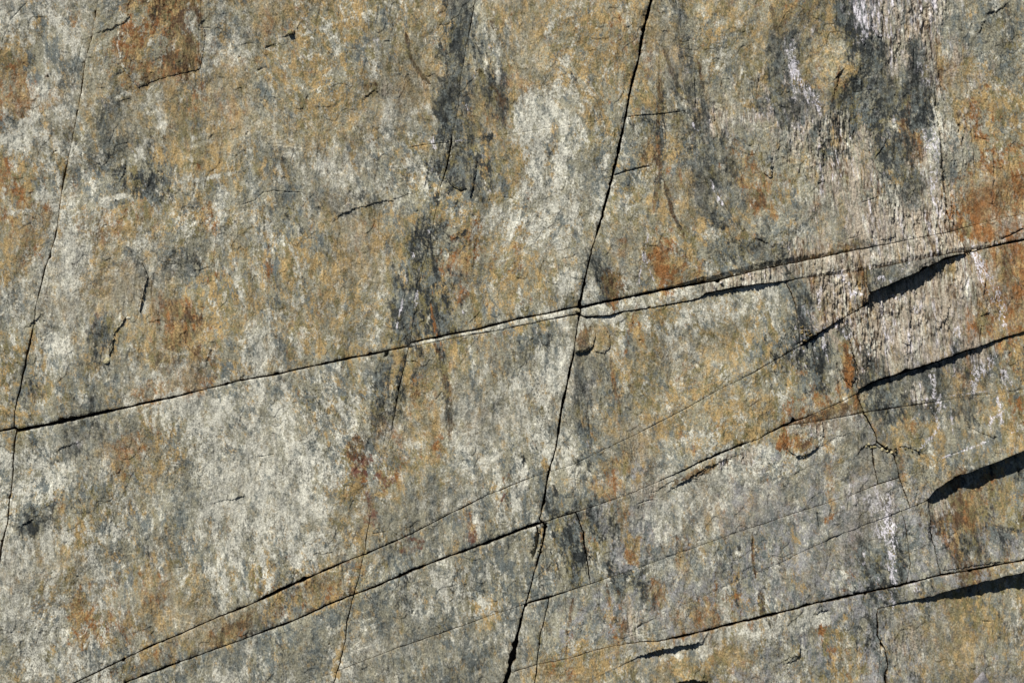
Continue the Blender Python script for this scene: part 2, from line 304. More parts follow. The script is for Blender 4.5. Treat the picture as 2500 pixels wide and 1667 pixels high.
# --- stains: (pigment mix, x, y, rx, ry, angle, strength)
for a in [
('d',85,130,18,45,20,.6),('p',70,60,16,60,-8,.8),('r',45,185,30,40,10,.9),('r',55,230,35,40,0,.7),('P',120,230,50,60,15,.7),('s',165,180,25,60,8,.7),('P',60,330,60,30,-15,.8),
 ('r',110,250,40,25,0,.4),('d',165,350,25,35,20,.6),('P',190,390,60,35,10,.8),('k',150,395,22,30,0,.7),('d',300,370,70,35,-25,.35),('d',350,430,60,40,-10,.3),('P',330,385,30,18,0,.5),
 ('r',300,110,30,50,-5,.9),('r',440,150,55,35,-10,.9),('b',470,110,22,50,0,.6),('b',430,25,45,35,0,.75),('p',470,60,20,35,0,.6),('s',540,60,40,40,0,.5),('r',660,50,30,40,0,.65),('o',600,160,60,50,0,.4),
 ('P',395,280,14,60,-4,.7),('r',560,270,35,28,10,.7),('k',480,250,70,50,10,.4),('d',270,270,25,40,15,.6),('s',640,250,30,60,8,.6),('P',790,410,70,30,-5,.7),('s',740,450,60,40,0,.5),('d',860,490,70,30,-12,.55),
 ('r',30,430,40,50,10,.6),('r',115,520,25,40,0,.6),('r',255,560,40,60,10,.7),('r',340,515,40,30,0,.6),('P',180,620,55,90,12,.85),('P',250,520,30,40,0,.4),('o',60,580,60,60,0,.5),('P',110,480,40,20,-8,.6),
 ('r',500,540,35,45,0,.5),('d',440,640,45,45,0,.5),('s',310,700,35,40,0,.4),('d',245,810,35,60,10,.6),('o',300,720,50,30,0,.3),('r',400,960,70,40,-10,.7),('r',480,930,40,40,0,.6),('b',450,780,60,50,20,.35),('P',140,850,60,50,0,.6),
 ('P',640,850,40,40,20,.7),('o',780,800,80,60,0,.5),('p',30,760,40,60,0,.5),('d',60,960,40,40,0,.4),('d',240,1050,50,50,0,.5),('s',270,1000,40,40,0,.5),
 ('P',420,990,60,30,-12,.8),('P',510,1060,50,70,-15,.85),('P',570,1130,80,60,10,.8),('P',640,1180,90,90,0,.7),('P',740,1130,60,80,0,.5),('P',560,1250,60,80,10,.6),('P',700,1290,50,60,0,.4),
 ('d',85,1270,55,40,-20,.7),('P',170,1290,25,50,10,.7),('r',310,1110,50,50,0,.6),('d',160,1110,60,30,-20,.6),('P',90,1130,50,40,0,.5),('o',180,1240,50,60,0,.4),('s',420,1240,80,60,0,.5),
 ('r',200,1480,18,70,12,.9),('r',215,1550,12,40,12,.8),('P',60,1480,30,90,0,.6),('P',90,1560,50,60,0,.7),('r',370,1440,40,45,0,.6),('o',480,1460,60,60,0,.4),('P',540,1410,40,50,10,.5),('b',560,1540,60,18,-22,.7),('R',590,1545,22,9,-25,.6),('r',690,1490,60,22,-24,.5),('s',640,1590,140,45,-20,.6),('s',480,1630,100,30,-20,.5),('P',560,1650,70,25,-15,.6),
 ('r',820,1430,30,30,0,.6),('b',860,1100,22,30,0,.6),('u',890,1120,20,22,30,0.58),('u',880,1170,28,14,20,0.61),('u',945,1160,25,12,-15,0.58),('u',905,1225,14,45,0,0.40),('u',870,1150,10,14,0,0.50),('u',905,1260,25,18,0,0.40),('u',1010,1310,18,10,20,0.43),('u',1150,1305,12,18,35,0.58),('u',1000,1340,30,12,-15,0.43),('u',1230,1160,10,12,0,0.50),('u',1235,1210,7,14,0,0.43),
 ('d',1120,60,38,90,8,.75),('d',1110,190,28,80,8,.8),('D',1105,260,36,60,10,.8),('d',1135,300,22,60,-5,.7),('d',1110,120,30,50,8,.6),('s',1150,150,25,70,8,.6),('k',1170,260,45,60,0,.6),('d',1115,420,32,45,0,.8),('k',1160,340,30,30,0,.5),
 ('P',1310,290,65,80,-10,.8),('P',1330,420,55,60,-10,.65),('P',1370,520,60,60,0,.7),('P',1480,450,28,90,14,.6),('s',1520,380,30,60,14,.6),('P',1330,240,30,40,0,.5),
 ('b',900,205,20,16,0,.7),('t',945,225,28,18,45,.5),('r',1240,200,30,30,0,.5),('r',1290,220,30,40,0,.35),('r',1530,120,20,60,8,.5),('r',1500,60,25,60,0,.4),('d',1400,195,18,14,0,.4),
 ('d',1010,620,20,60,5,.75),('d',1030,650,20,50,0,.8),('d',1020,730,40,60,0,.85),('D',1040,700,18,40,0,.6),('d',985,760,20,70,10,.7),('k',1060,690,28,60,-12,.6),('d',1000,810,40,50,0,.6),('s',1065,600,18,40,0,.5),('r',1105,650,35,40,0,.6),('r',1270,600,20,60,0,.5),('r',1165,560,15,30,0,.5),('s',1190,700,60,40,0,.5),
 ('d',1450,650,22,70,12,.75),('d',1475,690,20,50,0,.7),('p',1440,720,16,40,8,.7),('b',1490,700,22,40,-15,.75),('r',1510,610,22,20,0,.7),('R',1620,640,25,40,-15,.65),('r',1640,690,30,25,0,.7),('b',1600,360,22,60,0,.5),('d',1720,430,45,110,-18,.7),('d',1740,530,30,50,-35,.75),('s',1790,500,25,60,0,.5),
 ('r',1860,500,45,35,30,.85),('b',1860,490,30,20,30,.6),('k',1800,585,50,30,0,.6),('d',1850,610,80,45,-15,.65),('s',1870,640,60,30,0,.6),('t',1760,300,40,40,-10,.6),('s',1900,340,60,40,0,.5),('p',1840,350,50,30,0,.4),('d',1890,250,50,30,0,.5),
 ('d',1895,150,30,60,-5,.85),('d',1990,60,30,60,0,.55),('d',1960,250,70,60,0,.5),('d',2080,50,16,110,2,.8),('D',2150,150,55,70,-12,.85),('D',2190,220,60,70,-12,.8),('d',2080,230,30,70,8,.7),('d',2160,280,60,60,0,.7),('D',2240,280,28,60,-8,.6),('d',2150,390,45,45,0,.85),('b',2230,350,35,70,-8,.7),('r',2240,250,20,30,0,.5),('d',2230,460,35,60,-25,.8),('d',2130,330,50,40,0,.6),
 ('W',1950,180,14,70,-18,.6),('W',1990,240,10,50,-18,.6),('w',2110,40,28,60,0,.7),('W',2105,20,10,22,0,.6),('W',2115,105,22,25,0,.5),('W',2250,190,14,45,-28,.7),('P',2280,300,16,100,-6,.9),('W',2262,340,12,60,-6,.7),('W',2290,420,14,100,-5,.6),('t',2310,500,30,90,-3,.8),
 ('t',2180,90,40,90,0,.7),('s',2340,70,60,60,0,.6),('d',2430,30,30,40,20,.5),('s',2420,110,50,60,0,.6),('o',2300,140,20,40,0,.5),('r',2310,180,30,40,0,.5),('r',2400,300,45,80,-10,.65),('s',2350,400,55,60,0,.65),('s',2410,420,20,50,0,.7),('R',2400,490,50,35,10,.6),('r',2450,450,60,60,0,.75),('r',2380,570,80,30,-10,.7),('k',2400,540,40,18,0,.5),
 ('t',2100,350,60,40,0,.5),('t',2070,440,70,70,0,.7),('t',2150,540,70,60,0,.85),('t',2270,570,60,30,0,.8),('s',2040,540,40,60,0,.6),('k',2060,520,18,70,0,.5),
 ('t',2150,625,160,14,-13,.9),('t',1850,675,90,12,-13,.8),
 ('o',1850,800,90,70,0,.5),('p',1720,760,60,40,0,.5),('s',1910,790,45,30,0,.5),('d',1965,740,20,70,10,.7),('s',1960,700,25,30,0,.6),('t',2050,710,60,40,0,.9),('W',2050,690,22,14,0,.45),('W',2090,720,10,22,0,.6),('d',2180,680,55,26,-15,.8),('W',2150,690,20,10,-30,.6),('W',2215,655,22,8,-30,.6),
 ('w',1970,800,22,60,0,.5),('d',1990,860,28,60,0,.7),('W',2055,800,12,26,-25,.6),('r',2065,860,22,60,-12,.95),('R',2075,900,16,50,-12,.7),('d',2060,815,20,18,0,.7),('s',2065,950,20,25,0,.8),('d',1990,920,30,50,0,.5),
 ('W',2200,720,18,12,20,.7),('W',2185,790,24,40,0,.6),('t',2250,800,110,80,0,.8),('W',2240,760,14,20,0,.35),('W',2400,680,14,60,-15,.6),('W',2440,750,14,60,-20,.6),('r',2400,780,30,30,0,.8),('R',2485,680,26,80,0,.4),('r',2430,660,36,60,0,.45),('W',2340,820,12,40,0,.5),('d',2340,845,20,25,0,.5),
 ('d',2210,950,30,40,0,.6),('t',2240,960,22,28,0,.9),('d',2290,940,40,40,0,.7),('W',2402,880,14,26,0,.85),('W',2390,920,10,30,10,.6),('W',2280,940,8,26,0,.7),('W',2290,975,14,26,-20,.7),('W',2445,930,12,36,-10,.75),('W',2440,1000,8,30,0,.7),('W',2340,905,12,8,0,.6),('o',2330,930,30,40,0,.5),('d',2340,1020,40,30,0,.6),('r',2480,1010,25,40,0,.7),('r',2495,840,40,30,0,.6),
 ('b',2030,1010,70,18,-18,.6),('r',1930,1080,50,22,20,.95),('R',1915,1085,22,25,15,.7),('t',2020,1050,60,18,-10,.6),('s',2060,1080,50,30,0,.7),('k',2210,1060,60,30,0,.5),('d',2210,1000,60,25,0,.5),('s',2130,1130,30,30,0,.6),('k',1680,1100,22,18,0,.5),('r',1700,1100,20,15,0,.4),
 ('b',1700,1150,60,13,-32,.8),('t',1800,1120,60,14,-25,.6),('t',1580,1185,60,18,-22,.55),('r',1510,1160,30,60,20,.7),('r',1470,1180,30,30,0,.5),('R',1500,1165,10,14,30,.5),('s',1640,1130,80,40,-20,.4),
 ('d',1400,1320,40,80,-15,.65),('k',1440,1300,20,70,-15,.5),('d',1350,1230,40,40,0,.6),('s',1350,1300,30,60,0,.5),('r',1550,1340,13,38,-10,.8),('r',1520,1270,14,60,-8,.6),('P',1590,1260,50,50,0,.4),('r',1610,1430,20,30,0,.4),('b',1600,1460,25,50,0,.45),('r',1670,1360,20,50,0,.5),('t',1540,1510,16,60,-5,.5),('r',1660,1520,18,40,0,.7),('R',1660,1530,10,22,0,.5),('r',1730,1500,25,40,0,.65),
 ('p',1750,1200,60,60,0,.5),('r',1760,1260,14,50,-8,.5),('r',1720,1280,16,40,0,.5),('s',1950,1180,70,40,0,.5),('W',2140,1230,26,34,0,.75),('W',2160,1290,30,26,0,.75),('W',2130,1190,14,14,0,.6),('d',2110,1310,22,100,0,.65),('W',2172,1370,8,50,-8,.8),('W',2182,1420,6,26,-10,.7),('W',2230,1430,10,18,-20,.5),('W',2135,1450,6,26,0,.6),('W',2165,1465,8,22,-20,.7),('d',2160,1400,50,50,0,.5),
 ('b',2340,1260,40,60,0,.9),('m',2330,1250,22,50,0,.6),('k',2350,1320,20,30,0,.6),('D',2370,1330,30,20,20,.6),('t',2300,1230,18,40,0,.6),('k',2450,1220,50,60,10,.5),('k',2420,1380,60,20,-10,.5),('o',2480,1385,40,10,-12,.5),('d',2150,1450,60,16,-15,.5),('d',2260,1440,90,14,-13,.35),
 ('P',1720,1570,100,30,-15,.7),('P',1990,1510,80,30,-20,.7),('P',1850,1550,90,40,0,.5),('Y',1800,1600,40,30,0,.6),('k',1790,1600,70,45,0,.6),('r',1810,1640,25,25,0,.7),('o',1660,1640,60,30,0,.5),('r',1370,1640,40,30,0,.5),('o',1430,1650,60,30,0,.5),('s',1270,1650,40,30,0,.6),('r',2010,1540,26,26,-30,.6),('o',2060,1600,40,70,-25,.6),('s',1930,1620,60,50,0,.6),('d',2110,1540,40,60,0,.5),
 ('k',2380,1520,60,60,10,.8),('Y',2350,1600,30,60,20,.5),('o',2260,1620,40,40,0,.4),('d',2320,1660,40,30,0,.4),('k',2340,1490,30,40,0,.6),('t',2200,1560,40,60,0,.3),('s',2450,1600,50,60,0,.5),
 ('s',940,1500,70,70,0,.6),('d',985,1440,40,30,0,.5),('P',1090,1370,16,50,-12,.8),('P',1105,1440,12,50,-5,.7),('o',1180,1500,60,60,0,.4),('d',960,1620,50,30,0,.5),('P',1000,1610,20,50,-15,.5),('Y',830,1600,10,60,8,.7),('Y',825,1640,16,25,0,.7),('D',2240,200,36,90,-14,.75),('d',2255,300,28,60,-8,.6),('d',2120,150,48,80,-8,.6),('d',2190,370,50,50,0,.55),('d',1905,230,36,90,-8,.5),('o',2020,120,34,60,-8,.8),('o',2015,190,22,40,-8,.6),('t',2050,320,40,40,0,.6),('s',380,120,30,55,0,.6),('r',312,110,26,50,-5,.8),('b',440,150,55,28,-14,.8),('R',430,165,40,12,-16,.5),('b',410,15,50,25,0,.6),
 ('R',1918,1082,24,26,10,.9),('b',1975,1088,34,20,-10,.65),('r',2410,470,80,90,0,.75),('R',2400,500,60,44,10,.7),('R',2440,570,70,24,-12,.6),('b',2345,560,30,30,0,.6),('R',2490,470,30,60,0,.5),('b',2470,650,36,70,0,.45),('r',2420,400,40,60,-10,.5),('P',520,1110,70,90,-8,.7),('P',640,1200,90,110,0,.6),('P',180,640,50,110,10,.7),('P',430,1000,80,40,-12,.6),('P',1310,290,60,80,-8,.6),('P',110,1160,50,60,0,.5),('P',1320,930,50,110,8,.5),
 ('m',1430,822,26,42,0,.8),('b',1428,812,20,26,0,.6),('k',1470,820,20,40,0,.6),('s',1395,830,12,40,0,.6),('o',870,1620,20,14,0,.4),
 ('d',1400,960,20,90,10,.75),('d',1425,1060,22,80,-5,.75),('p',1392,930,10,70,10,.8),('s',1370,1080,20,70,10,.6),('k',1435,1050,12,60,-8,.6),('d',1450,900,30,50,0,.6),('P',1340,920,40,90,10,.6),('s',1340,830,50,50,0,.7),('o',1500,840,25,80,-5,.5),('r',1560,800,10,60,-8,.6),('d',1300,830,40,30,0,.4),
 ('d',940,930,18,60,6,.7),('d',915,1000,14,60,6,.65),('b',910,1050,16,40,0,.5),('k',970,900,30,60,10,.5),('d',1075,900,12,60,-8,.5),('b',1095,950,10,40,-8,.5),('r',1030,970,40,50,0,.5),('r',1050,1080,30,60,0,.4),('P',1250,1020,60,90,0,.5),('k',1300,1000,30,25,0,.5),
]: smear(*a)
for pts, w_, _s in DARK:                                                    # the wet seams inside and along the dark bands
    n_ = random.Random(int(pts[0][0]))
    for o_ in (-.55, .5, -.05):
        streak('D', [(x + o_ * w_ + n_.uniform(-3, 3), y + n_.uniform(-4, 10)) for x, y in pts], n_.uniform(2.0, 3.4), .6, .6)
    streak('D', [(pts[0][0] + w_ * .3, pts[0][1]), (pts[1][0] + w_ * 1.0, pts[1][1] - 10), (pts[1][0] + w_ * 1.4, pts[1][1] + 55)], 2.4, .6, .6)
streak('P', [(292,62),(288,110),(300,160),(334,212)], 2.6, .7, .4); streak('m', [(338,214),(378,197),(430,183),(487,169)], 2.6, .7, .4); streak('b', [(430,20),(440,60),(450,120),(445,165)], 22, .45)  # plate's lit left edge and shaded lower edge painted as pale and dark lines
streak('r', [(300,75),(305,110),(315,165)], 14, .6); streak('b', [(345,195),(400,175),(470,150)], 14, .6)
# --- thin streaks: dark seep lines, rust threads, white crusts
for a in [
 ('m',[(990,80),(1000,130),(1012,160),(1030,185),(1050,203)],6,.85),('Y',[(1030,165),(1060,168),(1085,158)],6,.7),('m',[(1170,170),(1185,200),(1205,220),(1225,245),(1230,290),(1230,320)],9,.7),('m',[(1200,35),(1205,60),(1215,85)],7,.6),
 ('d',[(1625,120),(1640,190),(1665,260),(1690,330),(1700,360)],12,.7),('m',[(1620,120),(1640,180),(1660,230)],6,.8),('d',[(1655,0),(1675,90),(1695,190),(1700,270)],10,.75),('b',[(1610,150),(1612,250),(1605,330),(1610,420),(1595,520)],7,.7),('m',[(1620,440),(1640,520),(1665,570),(1672,590)],5,.8),
 ('R',[(1655,380),(1665,470)],4,.6),('b',[(1700,140),(1730,260),(1760,330)],6,.5),('m',[(1880,10),(1890,60),(1900,80)],6,.7),('d',[(1945,20),(1975,60),(2005,110)],14,.6),('k',[(1960,0),(1995,60),(1990,120)],9,.5),
 ('D',[(2075,40),(2075,90),(2085,130)],9,.8),('D',[(2110,190),(2100,240),(2085,300),(2080,330)],7,.7),('b',[(2050,165),(2040,220),(2030,250)],6,.7),('Y',[(2055,160),(2080,170),(2095,180)],9,.6),
 ('W',[(1925,150),(1950,190),(1970,230),(2000,270)],9,.7),('W',[(1735,440),(1745,470),(1765,500)],6,.8),('W',[(1690,300),(1705,320)],5,.8),('W',[(1670,160),(1680,180)],6,.7),('W',[(1568,610),(1572,630),(1580,650)],10,.85),('W',[(1585,560),(1575,610)],3,.7),('W',[(1565,650),(1555,700)],4,.7),('W',[(1580,650),(1600,690)],3,.5),
 ('W',[(1055,330),(1060,350),(1062,365)],8,.85),('W',[(1090,345),(1140,341)],2.5,.8),('W',[(1138,250),(1145,280)],3,.7),('W',[(910,110),(920,100),(930,115)],7,.6),('W',[(985,720),(970,790),(965,820)],3,.7),('W',[(1018,710),(1010,760)],5,.7),('W',[(1045,560),(1048,570)],5,.7),('W',[(1005,615),(1010,630)],5,.6),
 ('R',[(1050,740),(1060,790),(1066,820)],5,.8),('m',[(1060,840),(1085,900),(1095,960),(1100,1010),(1095,1080)],8,.5),('b',[(1490,870),(1500,940),(1515,1010)],6,.6),('R',[(1545,770),(1530,850),(1520,880)],5,.5),
 ('P',[(31,307),(90,285),(163,257)],7,.85),('P',[(148,500),(220,490),(314,477)],7,.85),('P',[(0,525),(80,515)],6,.6),('P',[(440,445),(500,435),(570,422)],5,.7),('P',[(590,135),(640,118)],8,.6),('P',[(700,100),(780,70),(860,44)],5,.5),('P',[(280,240),(330,220)],5,.7),
 ('k',[(1000,360),(1050,352)],9,.7),('D',[(1170,337),(1210,333)],8,.7),('d',[(1640,276),(1700,268)],10,.6),('d',[(1830,260),(1890,235)],12,.7),
 ('W',[(2090,700),(2085,740)],7,.6),('W',[(2005,700),(2000,760)],6,.5),('W',[(1988,830),(1993,860),(1998,875)],5,.85),('W',[(2010,810),(2015,850),(2025,885)],4.5,.85),('W',[(2050,790),(2075,830)],8,.6),
 ('W',[(2270,990),(2285,1020),(2292,1040),(2275,1065),(2235,1105)],6,.75),('W',[(2298,1117),(2413,1073)],3.2,.85),('W',[(2413,1073),(2500,1043)],1.6,.6),('W',[(2320,980),(2325,1060)],3,.5),('W',[(2430,960),(2440,1010),(2420,1020),(2410,1060)],5,.7),('W',[(2380,890),(2380,960)],5,.5),('W',[(2215,980),(2460,948)],1.6,.5),
 ('W',[(2130,1195),(2140,1250),(2160,1300),(2170,1350),(2180,1430)],10,.55),('W',[(2110,1340),(2108,1380)],4,.6),('W',[(2185,1310),(2195,1350)],3,.6),('W',[(2245,1010),(2220,1030)],3,.4),
 ('b',[(1836,1300),(1838,1370),(1845,1410)],5,.75),('P',[(1832,1290),(1830,1360)],6,.5),('m',[(1850,1440),(1868,1490),(1880,1530)],11,.8),('b',[(1510,1440),(1520,1560)],10,.5),('b',[(1400,1460),(1385,1540),(1382,1610)],5,.5),('P',[(1440,1330),(1475,1400),(1490,1440)],8,.6),('b',[(1480,1410),(1495,1500)],5,.6),
 ('d',[(2310,290),(2300,210)],4,.5),('D',[(1600,300),(1625,380)],14,.45),('d',[(1660,370),(1690,430),(1720,490)],22,.55),('Y',[(838,1540),(830,1600),(815,1650)],7,.6),('R',[(2030,1255),(2015,1280)],6,.7),
]: streak(*a)

# ---- pigment field: each mix broken up into streaky grains
ROUGH0 = np.clip(W[..., -1] * 1.1, 0, .85); BARK = .75 * fnoise(7, 70, 7, 6, .9, False) + .75 * fnoise(2.4, 20, 5.5, 7, .6, False)
mixA = sstep(-.7, .7, fnoise(160, 700, 1)); mixB = sstep(-.3, .9, fnoise(160, 700, 1))
def weave(st, an, fine): return .64 * fnoise(14, 110, st + .3, an, 1.0, False) + .66 * fnoise(6, 40, st + .1, an, .9, False) + fine * fnoise(2.4, 12, st, an, .5, False)
GA = weave(1.9, 8, .5); GB = weave(1.35, -18, .6); GC = weave(1.5, 22, .5)
grain = []
for k in PK:
    q = len(grain); ro = lambda a, u, v: np.roll(a, (u, v), (0, 1))[RY][:, RX]
    n = ro(GA, 97 * q, 171 * q) * mixA + (1 - mixA) * (ro(GB, 143 * q, 119 * q) * mixB + ro(GC, 71 * q, 207 * q) * (1 - mixB))
    n = n * (1 - ROUGH0) + ro(BARK, 137 * q, 211 * q) * ROUGH0
    grain.append(n)
LG = np.stack([np.log(W[..., i] + .004) + 1.17 * grain[i] for i in range(len(PK))], -1) * (1.66 + .35 * fnoise(150, 600, 1))[..., None]
del grain
LG -= LG.max(-1, keepdims=True); LG = np.exp(LG); LG /= LG.sum(-1, keepdims=True)
RGB = (LG @ PIG).astype(np.float32); del LG
tone = .10 * fnoise(2.2, 9, 1.6, 10, .3) + .08 * fnoise(10, 90, 2.5, 7, .8) + .05 * fnoise(120, 600, 1)
tone -= (.5 + .25 * fnoise(120, 500, 1)).clip(.1, 1) * sstep(.9, 2.0, fnoise(2.4, 14, 1.8, 14, .5) + .35 * fnoise(20, 160, 2, 7))          # small dark mineral grains
tone += .28 * sstep(1.3, 2.2, fnoise(2.4, 10, 2.0, 6, .4))
RGB *= np.exp(tone)[..., None]
ROUGH = np.clip(W[..., -1], 0, 1)

# ------------------------------------------------------------------ relief of the face, in photo pixels outwards
def terrace(n, k):
    v = n * k; f = np.floor(v); return (f + sstep(.0, .22, v - f)) / k
HT = 7.0 * fnoise(350, 1400, 1.3, 5, 1.5) + 2.8 * fnoise(60, 300, 1.5, 8, 1.2) + .5 * fnoise(9, 50, 2.0, 9, .9) + .2 * fnoise(3, 10, 1.8, 10, .4)
HT += .5 * terrace(fnoise(10, 160, 2.2, 8, 1.3), 1.6)
def shell(n, k):
    v = n * k; f = np.floor(v); return (f + sstep(.0, .05, v - f)) / k
HT += 1.3 * shell(fnoise(30, 420, 1.7, 10, 1.5), 1.15)              # thin layers split off in shells
bark = .9 * fnoise(4, 70, 9.0, 6, 1.1) + .3 * fnoise(8, 60, 3.0, -14, 1.0); SPLIT = .35 + .8 * sstep(-.9, .9, fnoise(60, 300, 1.6, 5))
HT += ROUGH * SPLIT * (2.6 * terrace(bark, 1.3) + 1.3 * fnoise(4, 22, 3.5, 3, .7) - 1.8 * np.exp(-(fnoise(7, 60, 7, 8, 1.0) / .08) ** 2))
HT = HT.astype(np.float32)
def groove(pts, w, depth, rag=.6, stain=None, s=.7):
    n = len(pts); P = [pts[0]]
    r = random.Random(int(pts[0][0] * 7 + pts[0][1]))
    for a, b in zip(pts[:-1], pts[1:]):
        m = max(1, int(math.hypot(b[0] - a[0], b[1] - a[1]) / 12))
        for i in range(1, m + 1):
            j = rag * 1.6 if i < m else rag * .6
            P.append((a[0] + (b[0] - a[0]) * i / m + r.uniform(-j, j), a[1] + (b[1] - a[1]) * i / m + r.uniform(-j, j)))
    sl, d, t, _ = seg_field(P, w * 4 + 4)
    ww = w * np.interp(t, [0, .12, .88, 1], [.4, 1, 1, .4]) * (1 + .3 * edge_n[sl])
    HT[sl] -= depth * np.exp(-(d / np.maximum(ww, .3)) ** 2) * np.interp(t, [0, .08, .92, 1], [.3, 1, 1, .3])
    if stain: streak(stain, pts, w * 2, s)
def scarp(pts, L=40, jitter=1.0):
    """a broken edge inside a slab: the upper / left side stands proud by the third number of each point"""
    sl, d, t, sg = seg_field(pts, L * 3)
    P = np.array(pts, float); ln = np.hypot(*np.diff(P[:, :2], axis=0).T); cum = np.concatenate([[0], np.cumsum(ln)]) / ln.sum()
    r = np.interp(t, cum, P[:, 2]) * .62
    d2 = d * sg + 1.5 * jitter * edge_n[sl]
    HT[sl] += -np.sign(d2) * .5 * r * np.exp(-np.abs(d2) / L)
for a in [
 ([(228,88,1),(257,77,4),(285,66,5),(300,56,5),(316,42,6),(311,30,4),(318,0,4)],45),
([(292,62,1),(288,110,2),(300,160,2.5),(320,195,2),(337,213,2)],-30),
 ([(640,120,0),(660,112,3),(677,107,2),(685,103,0)],30),([(690,90,2),(715,82,7),(722,72,6),(712,68,1)],14),
 ([(282,452,1),(296,425,6),(305,400,5),(303,385,0)],18),([(255,450,0),(282,452,2)],14),
 ([(361,670,3),(352,705,7),(346,735,6),(341,760,2)],-22),([(345,640,0),(361,672,4)],16),
 ([(305,772,2),(292,795,6),(280,815,6),(275,852,4)],-20),([(430,835,2),(412,850,6),(405,870,3),(385,897,3)],-14),
 ([(353,797,0),(365,787,3),(390,780,3),(410,790,0)],12),
 ([(60,800,1),(78,795,5),(92,780,6),(105,770,2)],14),([(135,1108,1),(150,1095,6),(165,1088,5),(190,1078,4),(215,1065,1)],16),
 ([(45,1284,1),(60,1278,6),(82,1268,7),(90,1262,1)],16),([(0,1430,0)],1) if False else ([(365,1550,0),(372,1545,4),(385,1535,0)],12),
 ([(578,935,0),(583,928,4),(592,917,4),(598,912,0)],12),([(500,1232,0),(540,1222,2.5),(570,1218,4),(592,1210,6),(600,1205,0)],16),
 ([(820,530,2),(842,518,6),(858,512,7),(880,505,3),(920,494,4),(960,485,4),(1000,474,3),(1022,463,1)],22),
 ([(878,253,0),(895,235,5),(902,227,4),(921,219,2),(925,215,0)],22),
 ([(1565,148,0),(1560,155,4),(1555,158,0)],8),([(1495,430,3),(1530,418,3),(1560,410,2.5),(1590,405,1)],20),([(1523,288,1),(1590,282,2),(1650,276,1),(1675,272,0)],24),
 ([(2045,185,7),(2052,177,8),(2058,168,5),(2065,165,0)],14),([(2030,250,0),(2037,225,3),(2047,190,6)],-14),([(1910,235,0),(1925,222,4),(1930,218,0)],12),
 ([(1912,190,2),(1914,150,3),(1910,100,2)],20),([(2152,90,2),(2155,60,4),(2150,35,4),(2160,0,2)],14),([(2192,50,3),(2190,20,5),(2186,0,4)],12),([(2250,70,4),(2255,50,4),(2245,20,3),(2225,0,2)],14),
 ([(2405,35,0),(2415,30,8),(2432,28,6),(2450,15,4)],14),([(2380,90,0),(2395,70,5),(2405,50,5),(2400,45,0)],14),
 ([(2185,210,2),(2110,210,0)],10),([(2145,375,6),(2155,360,5),(2165,345,3)],12),([(1885,430,4),(1884,400,5),(1880,370,3)],-14),([(2184,570,3),(2178,545,5),(2182,520,5),(2187,505,3)],12),([(2010,440,0),(2008,400,3),(2012,370,3)],-12),
 ([(2282,190,0),(2298,333,-6),(2306,430,-7),(2318,545,-5)],24),
 ([(2215,490,2),(2222,485,4),(2230,470,2)],10),
 ([(1555,1602,5),(1580,1590,20),(1640,1577,24),(1680,1571,22),(1703,1567,19),(1716,1574,0)],60),
 ([(1640,1668,0),(1658,1659,30),(1685,1654,40),(1712,1657,32),(1735,1669,0)],26),
 ([(1930,1658,2),(1920,1610,4)],8) if False else ([(1915,1612,5),(1930,1603,5),(1950,1598,4),(1953,1580,4)],14),
 ([(1985,1500,1),(2005,1493,6),(2018,1490,5),(2025,1488,0)],16),([(2012,960,3),(2040,930,0)],10) if False else ([(2046,935,0),(2060,922,3),(2078,930,2)],14),
 ([(1933,1158,1),(1950,1150,4),(1968,1142,3)],12),([(1920,1160,0),(1975,1150,1)],14) if False else ([(2100,1102,4),(2110,1090,7),(2135,1085,8),(2150,1090,8),(2175,1100,7),(2185,1108,3)],16),
 ([(2180,1085,0),(2210,1090,5),(2240,1100,6),(2255,1110,3)],14),
 ([(1640,1195,3),(1690,1160,9),(1710,1150,7),(1740,1135,5),(1790,1115,3)],18),([(1660,1180,3),(1700,1165,5),(1735,1142,4)],10),([(1803,1135,3),(1815,1115,6),(1812,1098,4)],10),([(1560,1205,0),(1600,1198,3),(1640,1175,3)],14),
 ([(1900,1060,1),(1920,1095,3),(1945,1115,5),(1975,1108,4),(2000,1095,3),(2020,1080,2),(2060,1060,3),(2100,1055,0)],30),
 ([(2412,1130,0),(2410,1250,5),(2415,1280,3)],-14),([(2300,1335,3),(2312,1330,4),(2315,1310,4),(2340,1290,3)],10),([(2420,1372,5),(2432,1366,6),(2440,1372,0)],12),([(2425,1350,0),(2445,1368,4)],10),
 ([(1830,600,0),(1845,580,6),(1862,590,7),(1885,600,5),(1900,590,0)],12),([(1890,580,0),(1905,570,3)],12),
 ([(1955,835,4),(1975,825,6),(1990,818,4),(2005,808,0)],12),([(1958,800,0),(1975,790,4),(1985,800,3)],8),
 ([(2490,1460,3),(2470,1440,0)],8),([(2460,1500,3),(2455,1525,3)],8),([(2476,1550,3),(2475,1600,3)],8),
 ([(2440,585,1),(2470,570,3),(2500,558,4)],14),
]: scarp(a[0], abs(a[1]))
